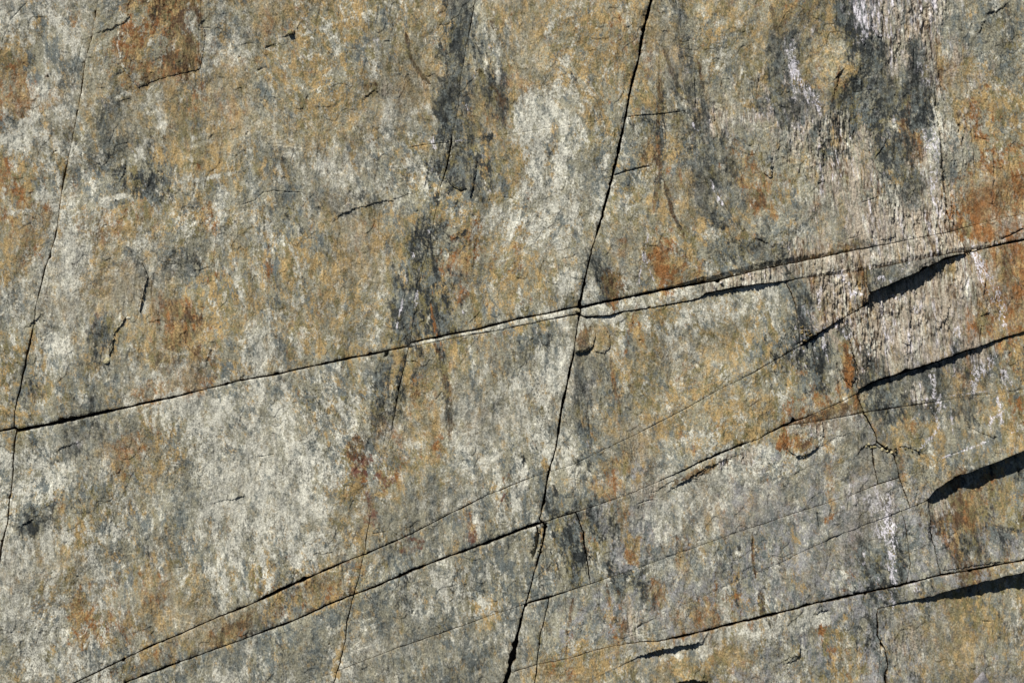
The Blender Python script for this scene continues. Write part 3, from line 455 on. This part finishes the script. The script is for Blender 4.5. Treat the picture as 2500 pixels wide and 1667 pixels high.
for a in [
 ([(990,80),(1000,130),(1012,160),(1030,185)],3,1.6),([(1170,170),(1185,200),(1205,220),(1220,240)],4,2),([(1060,355),(1063,400),(1055,430)],2,2.2),
 ([(1620,120),(1640,180),(1660,230)],2.5,2),([(1697,190),(1700,270)],2,4,.6,'D'),([(1670,270),(1685,310)],2.5,3,.6,'D'),([(1610,100),(1610,240)],1.5,2),([(2284,207),(2298,333),(2306,430),(2317,536)],2.6,10,1.5,'D',.6),
 ([(1630,450),(1650,540)],1.5,2),([(1450,1100),(1440,1050),(1436,970)],1.6,2.2),([(1408,1130),(1404,1165),(1415,1210)],1.6,2.5,.8,'b',.5),([(1382,1455),(1385,1540),(1386,1610)],1.2,3,.8),([(1425,1320),(1432,1350),(1448,1375)],2.5,6,1,'m'),
 ([(1426,1605),(1426,1630)],1.2,2.5),([(1440,1530),(1450,1580)],1,2),([(2188,1610),(2150,1560),(2143,1660)],1.2,2),([(1870,440),(1872,470)],1.2,2),
 ([(1986,832),(1998,890),(2012,940)],2,5,1.5,'D',.6),([(2049,930),(2051,950),(2061,975)],2,5,1.2,'D',.6),([(2045,885),(2050,910)],2.5,5,1,'D',.6),([(1935,790),(1925,740)],1,1.5),
 ([(2225,780),(2222,830)],2.2,5,1,'D'),([(2405,680),(2400,720),(2412,760)],2,4),([(2355,1040),(2420,1070),(2432,1100)],1.6,3),([(2425,1065),(2433,1098)],3.2,5,1,'m'),([(2330,1000),(2335,1070)],1.2,2),
 ([(1995,1250),(2004,1290)],2.4,5,.8,'D'),([(2073,1210),(2069,1250)],1.6,2.5),([(2240,1192),(2234,1225)],1.6,3),([(1838,1310),(1840,1370),(1848,1410)],2,4,1),([(2102,1320),(2112,1400),(2105,1430)],1.4,2.4),
 ([(2484,1140),(2500,1180)],2.4,4),([(2392,1185),(2398,1210)],2,4),([(2190,1360),(2240,1340)],1,1.2),([(1490,690),(1478,650),(1462,630)],1.4,2.4),([(1465,720),(1468,700)],1.4,2),([(1700,545),(1770,560)],.9,1),
 ([(915,960),(905,1010),(895,1060)],1,1.2),([(1072,980),(1066,975),(1080,955)],2,3),([(1380,650),(1388,655)],1.4,2),([(2443,586),(2500,558)],1.6,4,.5,'D'),([(1510,1560),(1560,1545),(1640,1530)],.9,1.4),([(998,359),(1040,352),(1100,346)],1,2),([(1100,346),(1190,335),(1300,320),(1523,287)],.8,1.0),
 ([(1523,287),(1580,282),(1671,272)],1.2,2.6),([(1495,430),(1530,418),(1590,405)],1.4,3),([(645,118),(677,107)],1,2.6),([(70,0),(25,50),(5,110)],1.2,1.6,1,'P'),([(205,90),(190,150),(185,170)],1.2,1.4),
 ([(590,500),(620,490),(640,470),(665,465),(740,470)],1.2,2.2),([(650,220),(645,240)],1.4,2),([(640,165),(628,172)],2,3),([(700,1270),(690,1330)],1,1),([(1385,435),(1378,455)],1.2,2),([(1010,1490),(1005,1500)],2,3),
 ([(830,1378),(826,1385)],3,6),([(1555,1530),(1570,1522)],2.5,5,.5,'D'),([(1245,650),(1250,655)],1.4,1.5),([(940,862),(946,866)],7,18,.4,'D'),([(1310,1284),(1315,1302),(1312,1322),(1306,1346),(1302,1366)],4.5,16,.8,'D',.5),([(1334,1276),(1330,1292)],4,12,.5,'D',.4),([(1318,1290),(1326,1330),(1312,1350)],1.4,3),([(2318,1110),(2340,1100)],1.4,2),([(1425,1325),(1427,1332)],3,8,.4,'D'),([(1960,190),(1925,250)],1,1),
([(600,330),(604,320)],3,3,.5,'D'),([(383,420),(386,418)],3,4,.3,'D'),([(135,370),(137,368)],3,4,.3,'D'),
]: groove(*a)
pr = random.Random(5)
for _ in range(70):                                                       # small pits and short hair cracks
    x, y = pr.uniform(10, 2490), pr.uniform(10, 1655)
    if pr.random() < .45: groove([(x, y), (x + pr.uniform(-5, 5), y + pr.uniform(-3, 3))], pr.uniform(1.2, 2.6), pr.uniform(2, 4.5), .4, 'D', .5)
    else:
        l = pr.uniform(14, 46); a = pr.uniform(-.5, .3) if pr.random() < .6 else pr.uniform(1.1, 1.9)
        groove([(x, y), (x + l * .5 * math.sin(a) + pr.uniform(-4, 4), y + l * .5 * math.cos(a)), (x + l * math.sin(a), y + l * math.cos(a))], pr.uniform(.8, 1.3), pr.uniform(1.2, 2.6), 1.2)
for _ in range(34):                                                       # long splits in the bark-like rock
    x, y = pr.choice([(pr.uniform(2080, 2320), pr.uniform(0, 180)), (pr.uniform(2090, 2330), pr.uniform(440, 600)), (pr.uniform(2130, 2420), pr.uniform(690, 860)), (pr.uniform(1990, 2110), pr.uniform(680, 760)), (pr.uniform(2310, 2480), pr.uniform(250, 520))])
    l = pr.uniform(20, 70); groove([(x, y), (x + pr.uniform(-4, 5), y + l * .5), (x + pr.uniform(-3, 7), y + l)], pr.uniform(1.2, 2.2), pr.uniform(2.5, 5.5), 1.6)
# the joints: steps, softened edges, undersides
HT0 = HT.copy()
def joint(c, d, r, w, bv):
    ad = np.abs(d)
    dh = np.where(d < 0, c['lift'], c['lift'] - 1) * r * np.exp(-ad / c['L'])
    dh = dh - np.minimum(1.6, .4 + .22 * w) * np.exp(-np.maximum(ad - w / 2, 0) / 2.6)
    if bv is not None: dh = dh - np.where(d < 0, np.clip(1 - ad / np.maximum(bv, .1), 0, 1) * bv * .5, 0)
    return dh
for k, c in CURVES.items():
    H_ = c['typ'] == 'H'; ax = xs if H_ else ys
    m = (ax >= c['lo']) & (ax <= c['hi']); t = ax[m]; sh = (lambda v: v[None, :]) if H_ else (lambda v: v[:, None])
    f, co, r, w = [sh(ev(c, q, t)) for q in ('val', 'cos', 'r', 'w')]
    bv = None if c['bevel'] is None else sh(np.interp(t, c['g'], c['bevel']))
    if H_: HT[:, m] += joint(c, (GY[:, m] - f) * co, r, w, bv).astype(np.float32)
    else: HT[m] += joint(c, (GX[m] - f) * co, r, w, bv).astype(np.float32)
def joints_at(x, y):
    h = np.zeros(len(x))
    for c in CURVES.values():
        t, a = (x, y) if c['typ'] == 'H' else (y, x)
        bv = None if c['bevel'] is None else np.interp(t, c['g'], c['bevel'])
        h += np.where((t >= c['lo']) & (t <= c['hi']), joint(c, (a - ev(c, 'val', t)) * ev(c, 'cos', t), ev(c, 'r', t), ev(c, 'w', t), bv), 0)
    return h
SR = np.random.RandomState(21)
PLANE = [(SR.uniform(-1.8, 1.8), SR.uniform(-.012, .012), SR.uniform(-.016, .016), SR.uniform(.91, 1.08)) for _ in NAMES]     # every slab sits a little differently
CEN = [(CX[CID == k].mean(), CY[CID == k].mean()) if (CID == k).any() else (0, 0) for k in range(len(NAMES))]
def plane(k, x, y):
    if NAMES[k] in ('S1', 'S2'): return np.clip(.16 * (y - ev('H1', 'val', x)), -1, 3.5) * (1 - .75 * sstep(1690, 1725, x)) - 1.5
    a, b, c, _ = PLANE[k]
    if NAMES[k] not in ('A0', 'A1', 'A2', 'A3', 'B1', 'G1', 'G2', 'F3', 'D4'): a, b, c = a * .2, b * .25, c * .25
    return a + np.clip(b * (x - CEN[k][0]), -3, 3) + np.clip(c * (y - CEN[k][1]), -3, 3)

# ------------------------------------------------------------------ material
def rock_material(name, use_attr=True, colour=(.1, .09, .08)):
    m = bpy.data.materials.new(name); m.use_nodes = True
    n, l = m.node_tree.nodes, m.node_tree.links; b = n['Principled BSDF']
    tc = n.new('ShaderNodeTexCoord'); mp = n.new('ShaderNodeMapping'); mp.inputs['Scale'].default_value = (1, 1, .55); mp.inputs['Rotation'].default_value = (0, math.radians(-9), 0)
    l.new(tc.outputs['Object'], mp.inputs[0])
    fine = n.new('ShaderNodeTexNoise'); fine.inputs['Scale'].default_value = 260; fine.inputs['Detail'].default_value = 4; fine.inputs['Roughness'].default_value = .7
    l.new(mp.outputs[0], fine.inputs[0])
    ramp = n.new('ShaderNodeMapRange'); ramp.inputs[1].default_value = .28; ramp.inputs[2].default_value = .72; ramp.inputs[3].default_value = .6; ramp.inputs[4].default_value = 1.4
    l.new(fine.outputs[0], ramp.inputs[0])
    mul = n.new('ShaderNodeMix'); mul.data_type = 'RGBA'; mul.blend_type = 'MULTIPLY'; mul.inputs[0].default_value = 1
    if use_attr:
        at = n.new('ShaderNodeAttribute'); at.attribute_name = 'pigment'; l.new(at.outputs[0], mul.inputs[6])
    else: mul.inputs[6].default_value = (*colour, 1)
    l.new(ramp.outputs[0], mul.inputs[7]); l.new(mul.outputs[2], b.inputs['Base Color'])
    mica = n.new('ShaderNodeTexNoise'); mica.inputs['Scale'].default_value = 420; l.new(mp.outputs[0], mica.inputs[0])
    rr = n.new('ShaderNodeMapRange'); rr.inputs[1].default_value = .62; rr.inputs[2].default_value = .75; rr.inputs[3].default_value = .78; rr.inputs[4].default_value = .32; l.new(mica.outputs[0], rr.inputs[0]); l.new(rr.outputs[0], b.inputs['Roughness'])
    b.inputs['Specular IOR Level'].default_value = .35
    g2 = n.new('ShaderNodeTexNoise'); g2.inputs['Scale'].default_value = 190; g2.inputs['Detail'].default_value = 3; l.new(mp.outputs[0], g2.inputs[0])
    bp = n.new('ShaderNodeBump'); bp.inputs['Strength'].default_value = .45; bp.inputs['Distance'].default_value = .0025
    l.new(g2.outputs[0], bp.inputs['Height']); l.new(bp.outputs[0], b.inputs['Normal'])
    return m
M_ROCK = rock_material('weathered_schist'); M_DEEP = rock_material('crack_shade_rock', False, (.05, .045, .038))  # bedrock coloured near black to deepen the shade inside the cracks

# ------------------------------------------------------------------ build the slabs
DEPTH = -46.0
def to_world(x, y, h): return np.stack([(x - 1250) * S, -h * S, (833.5 - y) * S + ZC], -1)
def make_mesh(name, V, F, col=None, mat=None, smooth=True):
    me = bpy.data.meshes.new(name)
    F = np.asarray(F, np.int32); k = F.shape[1]
    me.vertices.add(len(V)); me.vertices.foreach_set('co', V.astype(np.float32).ravel())
    me.loops.add(F.size); me.loops.foreach_set('vertex_index', F.ravel())
    me.polygons.add(len(F)); me.polygons.foreach_set('loop_start', np.arange(0, F.size, k, dtype=np.int32))
    me.polygons.foreach_set('use_smooth', np.full(len(F), smooth))
    if col is not None:
        a = me.attributes.new('pigment', 'FLOAT_COLOR', 'POINT'); a.data.foreach_set('color', np.concatenate([col, np.ones((len(col), 1))], 1).astype(np.float32).ravel())
    me.update(calc_edges=True); me.validate()
    if mat: me.materials.append(mat)
    return me
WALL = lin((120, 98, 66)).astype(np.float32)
def build_slab(idx):
    m = CID == idx
    ii, jj = np.nonzero(m)
    if not len(ii): return None
    i0, i1, j0, j1 = ii.min(), ii.max() + 1, jj.min(), jj.max() + 1
    m = m[i0:i1, j0:j1]; h, w = m.shape
    pad = np.pad(m, 1)
    cnt = pad[:-1, :-1].astype(int) + pad[:-1, 1:] + pad[1:, :-1] + pad[1:, 1:]           # cells round each vertex
    vx = np.broadcast_to(xs[j0:j1 + 1], (h + 1, w + 1)).astype(np.float64).copy(); vy = np.broadcast_to(ys[i0:i1 + 1, None], (h + 1, w + 1)).astype(np.float64).copy()
    used = cnt > 0; bnd = used & (cnt < 4)
    # middle of the slab's own cells round each border vertex, to know its side of a joint
    ccx = np.pad(CX[i0:i1, j0:j1] * m, 1); ccy = np.pad(CY[i0:i1, j0:j1] * m, 1)
    sx = ccx[:-1, :-1] + ccx[:-1, 1:] + ccx[1:, :-1] + ccx[1:, 1:]; sy = ccy[:-1, :-1] + ccy[:-1, 1:] + ccy[1:, :-1] + ccy[1:, 1:]
    bi, bj = np.nonzero(bnd); n = cnt[bi, bj]
    bx, by = vx[bi, bj], vy[bi, bj]; mx, my = sx[bi, bj] / n, sy[bi, bj] / n
    for c in CURVES.values():
        if c['typ'] == 'H':
            t = bx; f = ev(c, 'val', t); co = ev(c, 'cos', t); wd = ev(c, 'w', t) / 2 / co; side = np.sign(my - ev(c, 'val', mx))
            tgt = f + side * wd; ok = (t >= c['lo'] - 1) & (t <= c['hi'] + 1) & (np.abs(tgt - by) < 1.75 * ST); by = np.where(ok, tgt, by)
        else:
            t = by; f = ev(c, 'val', t); co = ev(c, 'cos', t); wd = ev(c, 'w', t) / 2 / co; side = np.sign(mx - ev(c, 'val', my))
            tgt = f + side * wd; ok = (t >= c['lo'] - 1) & (t <= c['hi'] + 1) & (np.abs(tgt - bx) < 1.75 * ST); bx = np.where(ok, tgt, bx)
    vx[bi, bj] = bx; vy[bi, bj] = by
    num = np.full((h + 1, w + 1), -1, np.int64); num[used] = np.arange(used.sum())
    hh = HT[i0:i1 + 1, j0:j1 + 1].astype(np.float64); hh[bi, bj] = HT0[i0:i1 + 1, j0:j1 + 1][bi, bj] + joints_at(bx, by); hh = hh + plane(idx, vx, vy)
    cc = RGB[i0:i1 + 1, j0:j1 + 1] * PLANE[idx][3]
    V = to_world(vx[used], vy[used], hh[used]); C = cc[used]
    ci, cj = np.nonzero(m)
    F = np.stack([num[ci, cj], num[ci + 1, cj], num[ci + 1, cj + 1], num[ci, cj + 1]], 1)
    # side walls
    E = []
    up = m & ~pad[:-2, 1:-1]; a, b = np.nonzero(up); E.append((a, b, a, b + 1))
    dn = m & ~pad[2:, 1:-1]; a, b = np.nonzero(dn); E.append((a + 1, b + 1, a + 1, b))
    lf = m & ~pad[1:-1, :-2]; a, b = np.nonzero(lf); E.append((a + 1, b, a, b))
    rt = m & ~pad[1:-1, 2:]; a, b = np.nonzero(rt); E.append((a, b + 1, a + 1, b + 1))
    p = np.concatenate([num[e[0], e[1]] for e in E]); q = np.concatenate([num[e[2], e[3]] for e in E])
    bl = np.unique(np.concatenate([p, q])); mp = np.full(len(V), -1, np.int64); mp[bl] = np.arange(len(bl))
    base_ = len(V); nb = len(bl)
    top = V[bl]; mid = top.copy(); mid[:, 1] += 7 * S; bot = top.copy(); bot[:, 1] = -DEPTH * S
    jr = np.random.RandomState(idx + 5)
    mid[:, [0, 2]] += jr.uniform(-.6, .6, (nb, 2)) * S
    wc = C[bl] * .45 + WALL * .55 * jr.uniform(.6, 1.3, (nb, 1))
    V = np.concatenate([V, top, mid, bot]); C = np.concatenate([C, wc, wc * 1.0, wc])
    P_, Q_ = mp[p], mp[q]
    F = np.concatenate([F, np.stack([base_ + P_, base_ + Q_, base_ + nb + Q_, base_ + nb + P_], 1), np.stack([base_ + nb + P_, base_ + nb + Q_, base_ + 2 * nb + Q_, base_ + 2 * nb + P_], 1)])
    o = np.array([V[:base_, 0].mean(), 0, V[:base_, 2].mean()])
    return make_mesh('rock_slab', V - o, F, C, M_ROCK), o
LABELS = {
 'A0': 'grey and rust mottled slab left of the long thin steep crack at left',
 'A1': 'broad grey and ochre slab with a rusty scar near its top border',
 'A2': 'ochre slab with a pale patch, between dark streaked hairline and straight central crack',
 'A3': 'large slab top right of the black central crack, with bark-like tan ridges and orange rust',
 'S1': 'thin pale strip of rock below the diagonal joint, left of the central crack junction',
 'S2': 'long thin strip with ragged edge under the diagonal joint, right of the central crack',
 'B0': 'narrow sliver of pale rock at the left border, below the diagonal black joint',
 'B1': 'large whitish weathered slab in the lower left, between two diagonal cracks',
 'B2': 'pale grey slab left of the central crack and below the thin pale strip',
 'B3': 'smooth ochre slab below the thin strip, right of the central crack junction',
 'B4': 'small bark-textured brown block under the thin strip, left of the big black shadow wedge',
 'B5': 'dark overhanging rock block with white streaks above the long black shadow wedge',
 'C1': 'long brownish strip between two parallel diagonal cracks at lower left',
 'C2': 'grey strip with red stains between parallel diagonal cracks, left of the central crack',
 'C3': 'ochre and grey slab with a bright orange patch at its right end',
 'C4': 'rough tan bark-like slab with vertical ridges between two black shadow ledges at the right',
 'D1': 'bluish grey slab along the bottom border, left of the yellow-stained crack',
 'D2': 'smooth slate grey slab with one thin white vein, left of the forked central crack',
 'D3': 'small dark green-grey slab right of the forked central crack, bordered by a steep hairline',
 'D4': 'small brown wedge of rock pinched between two converging cracks',
 'D5': 'long pale grey slab with rust flecks and an orange flake, under the crumbled ledge',
 'D6': 'dark slab with white dripping crusts right of the kinked black crack',
 'D7': 'olive and ochre slab with a thin white straight vein, above the largest black overhang',
 'D8': 'small square block framed by cracks below the crumbly notch',
 'E2': 'slate grey slab at the bottom border just left of the widening black crack',
 'E3': 'long grey slab crossed by a big white splash of crust near its right end',
 'E5': 'narrow grey slab between the widening black crack and a parallel hairline',
 'F1': 'dark grey slab with thin white drips above the long curved black joint',
 'F2': 'narrow upright grey slab between two steep cracks, below the big overhang',
 'F3': 'slab with a rough dark brown patch directly under the largest black overhang',
 'G0': 'small grey slab in the bottom corner right of the widest black crack',
 'G1': 'pale slab with a yellow lichen patch below the curved black joint at the bottom',
 'G2': 'olive stained slab in the bottom right corner under the long black ledge',
}
SLAB_O = {}
for k, nme in enumerate(NAMES):
    r = build_slab(k)
    if r is None: continue
    me, o = r
    ob = bpy.data.objects.new('rock_slab', me); COL.objects.link(ob); ob.location = Vector(o)
    ob['label'] = LABELS[nme]; ob['category'] = 'rock slab'; ob['kind'] = 'thing'; ob['group'] = 'rock slabs of the cracked cliff face'
    SLAB_O[nme] = ob

# flakes still clinging to a slab: parts of it, each an outline with its own thickness
def flake(slab, pts, t, label=None, dark=1.0, tilt=0.0):
    P = np.array(pts, float); P0 = P
    r = np.random.RandomState(int(P[0, 0]))
    Q = []
    for a, b in zip(P, np.roll(P, -1, 0)):
        n = max(2, int(np.hypot(*(b - a)) / 5))
        for i in range(n):
            j = r.normal(0, 1.0, 2) if i else r.normal(0, .4, 2)
            Q.append(a + (b - a) * i / n + j)
    Q = np.array(Q)
    i0, i1 = np.searchsorted(ys, [Q[:, 1].min() - 3, Q[:, 1].max() + 3]); j0, j1 = np.searchsorted(xs, [Q[:, 0].min() - 3, Q[:, 0].max() + 3])
    x, y = np.meshgrid((xs[j0:j1] + xs[j0 + 1:j1 + 1]) / 2, (ys[i0:i1] + ys[i0 + 1:i1 + 1]) / 2)
    m = np.zeros(x.shape, bool)
    for (ax, ay), (bx, by) in zip(Q, np.roll(Q, -1, 0)):
        c = (ay > y) != (by > y)
        m ^= c & (x < (bx - ax) * (y - ay) / (by - ay + 1e-12) + ax)
    h, w = m.shape; pad = np.pad(m, 1)
    used = pad[:-1, :-1] | pad[:-1, 1:] | pad[1:, :-1] | pad[1:, 1:]
    gx, gy = GX[i0:i1 + 1, j0:j1 + 1], GY[i0:i1 + 1, j0:j1 + 1]
    d = np.full(gx.shape, 1e9)
    for (ax, ay), (bx, by) in zip(Q, np.roll(Q, -1, 0)):
        l2 = (bx - ax) ** 2 + (by - ay) ** 2 + 1e-9
        u = np.clip(((gx - ax) * (bx - ax) + (gy - ay) * (by - ay)) / l2, 0, 1); d = np.minimum(d, np.hypot(gx - ax - u * (bx - ax), gy - ay - u * (by - ay)))
    cyy = Q[:, 1].mean(); hh = max(1.0, np.ptp(Q[:, 1]) / 2)
    H0 = HT[i0:i1 + 1, j0:j1 + 1] + plane(NAMES.index(slab), gx, gy)
    Hh = H0 + t * (.7 + .3 * sstep(0, 5, d)) * (1 + tilt * (gy - cyy) / hh)
    num = np.full(used.shape, -1, np.int64); num[used] = np.arange(used.sum())
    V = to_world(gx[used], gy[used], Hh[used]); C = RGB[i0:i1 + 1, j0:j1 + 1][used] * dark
    a, b = np.nonzero(m); F = [np.stack([num[a, b], num[a + 1, b], num[a + 1, b + 1], num[a, b + 1]], 1)]
    E = []
    a, b = np.nonzero(m & ~pad[:-2, 1:-1]); E.append((num[a, b], num[a, b + 1]))
    a, b = np.nonzero(m & ~pad[2:, 1:-1]); E.append((num[a + 1, b + 1], num[a + 1, b]))
    a, b = np.nonzero(m & ~pad[1:-1, :-2]); E.append((num[a + 1, b], num[a, b]))
    a, b = np.nonzero(m & ~pad[1:-1, 2:]); E.append((num[a, b + 1], num[a + 1, b + 1]))
    p = np.concatenate([e[0] for e in E]); q = np.concatenate([e[1] for e in E])
    n0 = len(V); low = V.copy(); low[:, 1] = -(H0[used] - 4) * S
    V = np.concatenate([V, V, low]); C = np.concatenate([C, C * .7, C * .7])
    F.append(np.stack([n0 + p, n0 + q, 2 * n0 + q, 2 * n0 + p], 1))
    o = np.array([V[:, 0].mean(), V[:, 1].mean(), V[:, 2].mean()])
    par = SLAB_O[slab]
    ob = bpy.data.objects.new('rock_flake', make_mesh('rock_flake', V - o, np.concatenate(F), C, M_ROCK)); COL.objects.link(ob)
    ob.parent = par; ob.location = Vector(o) - par.location
    if label: ob['label'] = label
flake('A1', [(318,2),(312,40),(322,50),(292,64),(288,105),(298,150),(318,190),(338,213),(378,196),(430,182),(487,168),(494,135),(500,80),(486,30),(470,2)], 1.9, 'rust brown plate with a sharp lower edge', tilt=.25)
flake('A2', [(1097,385),(1091,412),(1094,442),(1108,456),(1126,464),(1140,459),(1147,482),(1152,462),(1160,430),(1165,388),(1130,376)], 5, 'dark grey bulging flake', .75, .6)
flake('D5', [(1902,1060),(1916,1082),(1932,1104),(1953,1117),(1980,1108),(2002,1086),(2012,1062),(1980,1046),(1935,1044)], 2.6, 'orange rust flake with a pointed lower edge', .95, .7)
flake('A1', [(346,640),(357,660),(362,676),(354,704),(347,736),(340,762),(333,735),(336,690),(340,655)], 7, 'tan splinter beside a black slit', .95)
flake('A1', [(300,768),(306,775),(294,797),(281,816),(276,853),(266,868),(262,835),(272,800),(286,775)], 6, 'tan splinter over the lower slit')
flake('A3', [(1858,366),(1874,360),(1885,378),(1888,405),(1884,432),(1870,425),(1860,400)], 4)
flake('A3', [(2146,470),(2170,468),(2188,492),(2184,520),(2180,545),(2186,578),(2150,584),(2138,530)], 4)
flake('A3', [(1996,356),(2012,362),(2010,400),(2012,442),(1996,446),(1988,400)], 3.5)
flake('A3', [(2130,20),(2150,10),(2156,40),(2152,92),(2138,84),(2128,55)], 4)
flake('C4', [(2100,800),(2120,780),(2128,830),(2122,890),(2108,900)], 4)
flake('C4', [(2195,760),(2222,740),(2226,790),(2222,840),(2204,836)], 4.5)
flake('C4', [(2382,690),(2404,680),(2402,720),(2412,762),(2390,770)], 4)
flake('C4', [(2290,700),(2312,694),(2318,740),(2306,790),(2292,770)], 3.5)
flake('C3', [(2024,806),(2050,796),(2066,830),(2084,868),(2092,920),(2080,942),(2058,922),(2046,886),(2032,840)], 4, 'bright orange rust plate', 1, .3)
flake('B3', [(1413,796),(1424,782),(1440,780),(1452,796),(1453,822),(1446,846),(1430,857),(1404,860),(1406,830)], 6, 'brown angular wedge of rock at the crack junction', 1, .8)
flake('B3', [(1448,784),(1470,790),(1488,815),(1490,845),(1476,862),(1452,856),(1456,825)], 4, 'olive shell-shaped flake')
flake('F3', [(2284,1340),(2300,1316),(2316,1308),(2340,1290),(2360,1300),(2388,1330),(2420,1366),(2380,1374),(2320,1384),(2296,1388)], 4, 'tan broken flake')
flake('G1', [(1925,1605),(1940,1585),(1952,1578),(1954,1596),(1940,1610),(1918,1618)], 5)

# the solid rock behind the joints
bx_ = np.linspace(-1300, 3800, 180); by_ = np.linspace(-900, 2600, 120); BX, BY = np.meshgrid(bx_, by_)
jr = np.random.RandomState(3); BH = DEPTH + 6 + jr.uniform(-3, 3, BX.shape)
idx = np.arange(BX.size).reshape(BX.shape)
bf = np.stack([idx[:-1, :-1].ravel(), idx[1:, :-1].ravel(), idx[1:, 1:].ravel(), idx[:-1, 1:].ravel()], 1)
bed = bpy.data.objects.new('bedrock', make_mesh('bedrock', to_world(BX.ravel(), BY.ravel(), BH.ravel()), bf, None, M_DEEP)); COL.objects.link(bed); bed['kind'] = 'structure'

# ------------------------------------------------------------------ loose stones
def height_at(x, y):
    i, j = np.searchsorted(ys, y), np.searchsorted(xs, x); k = CID[i, j]
    return float(HT[i, j] + (plane(k, x, y) if k >= 0 else 0))
def stone(x, y, rx, ry, rz, ang, code_rgb, label, name='stone', cat='stone', group=None, seed=0, lift=.3, facet=.35):
    bm = bmesh.new(); bmesh.ops.create_icosphere(bm, subdivisions=4 if rx > 10 else 3, radius=1)
    r = random.Random(seed)
    pl = [(Vector((r.gauss(0, 1), r.gauss(0, 1), r.gauss(0, 1))).normalized(), r.uniform(.42, .85)) for _ in range(11)]
    off = Vector((seed * 3.1, seed * 1.7, 0))
    a = math.radians(ang); lay = bm.verts.layers.float_color.new('pigment')
    for v in bm.verts:
        p = v.co.copy()
        for n, d in pl:
            q = p.dot(n)
            if q > d: p -= n * (q - d) * .9
        p *= 1 + .10 * mnoise.noise(p * 2.5 + off) + .05 * mnoise.noise(p * 7 + off)
        k = 1 + .3 * mnoise.noise(p * 4 + off) + .25 * mnoise.noise(p * 11 + off)
        v[lay] = (*[float(c) * k for c in lin(code_rgb)], 1)
        px, py, pz = p.x * rx, p.z * ry, -p.y * rz
        v.co = Vector(((px * math.cos(a) - py * math.sin(a)) * S, -pz * S, (px * math.sin(a) + py * math.cos(a)) * S))
    me = bpy.data.meshes.new(name); bm.to_mesh(me); bm.free(); me.materials.append(M_ROCK)
    o = bpy.data.objects.new(name, me); COL.objects.link(o)
    o.location = Vector(to_world(np.float64(x), np.float64(y), np.float64(height_at(x, y) + rz * lift)))
    o['label'] = label; o['category'] = cat
    if group: o['group'] = group
    return o
stone(1409, 759, 8, 7, 7, 0, (176,164,132), 'small pale stone chip plugging the junction of the central crack and diagonal joint', 'stone_chip', seed=4)
stone(1761, 690, 5.5, 3.2, 4, 5, (235,228,220), 'tiny white pebble lying on the brown ledge of the long strip', 'pebble', seed=5, lift=.9)
stone(2393, 1656, 22, 22, 9, 10, (136,132,132), 'rounded pale grey stone at the bottom edge of the olive slab', 'pebble', seed=6)
stone(263, 880, 11, 8, 3.5, 8, (190,180,142), 'pale yellow quartz lump below the left broken notch', 'quartz_lump', seed=7)
stone(314, 776, 6, 5, 2.5, 0, (214,208,188), 'small white quartz lump above the left broken notch', 'quartz_lump', seed=8)
stone(710, 80, 9, 7, 6, 30, (150,140,98), 'small olive stone nested in the pit near the top border', 'stone_chip', seed=10)

rr = random.Random(11)
for i in range(16):
    x = rr.uniform(1958, 1982); y = rr.uniform(796, 832)
    stone(x, y, rr.uniform(2.5, 5), rr.uniform(2, 4.5), rr.uniform(3, 5), rr.uniform(0, 180), rr.choice([(128,112,72),(150,132,92),(96,82,54)]), 'small olive crumb of stone in the notch above the dark orange plate', 'stone_crumb', 'stone crumb', 'crumbs in the notch above the orange plate', 20 + i)
for i in range(14):
    u = rr.uniform(0, 1); x = 2105 + 140 * u; y = 1086 + 22 * u + rr.uniform(-8, 8)
    stone(x, y, rr.uniform(2.5, 6), rr.uniform(2, 5), rr.uniform(3, 5), rr.uniform(0, 180), rr.choice([(150,140,104),(190,178,140),(110,98,64)]), 'small pale crumb of stone in the ragged notch over the square block', 'stone_crumb', 'stone crumb', 'crumbs in the notch over the square block', 50 + i)
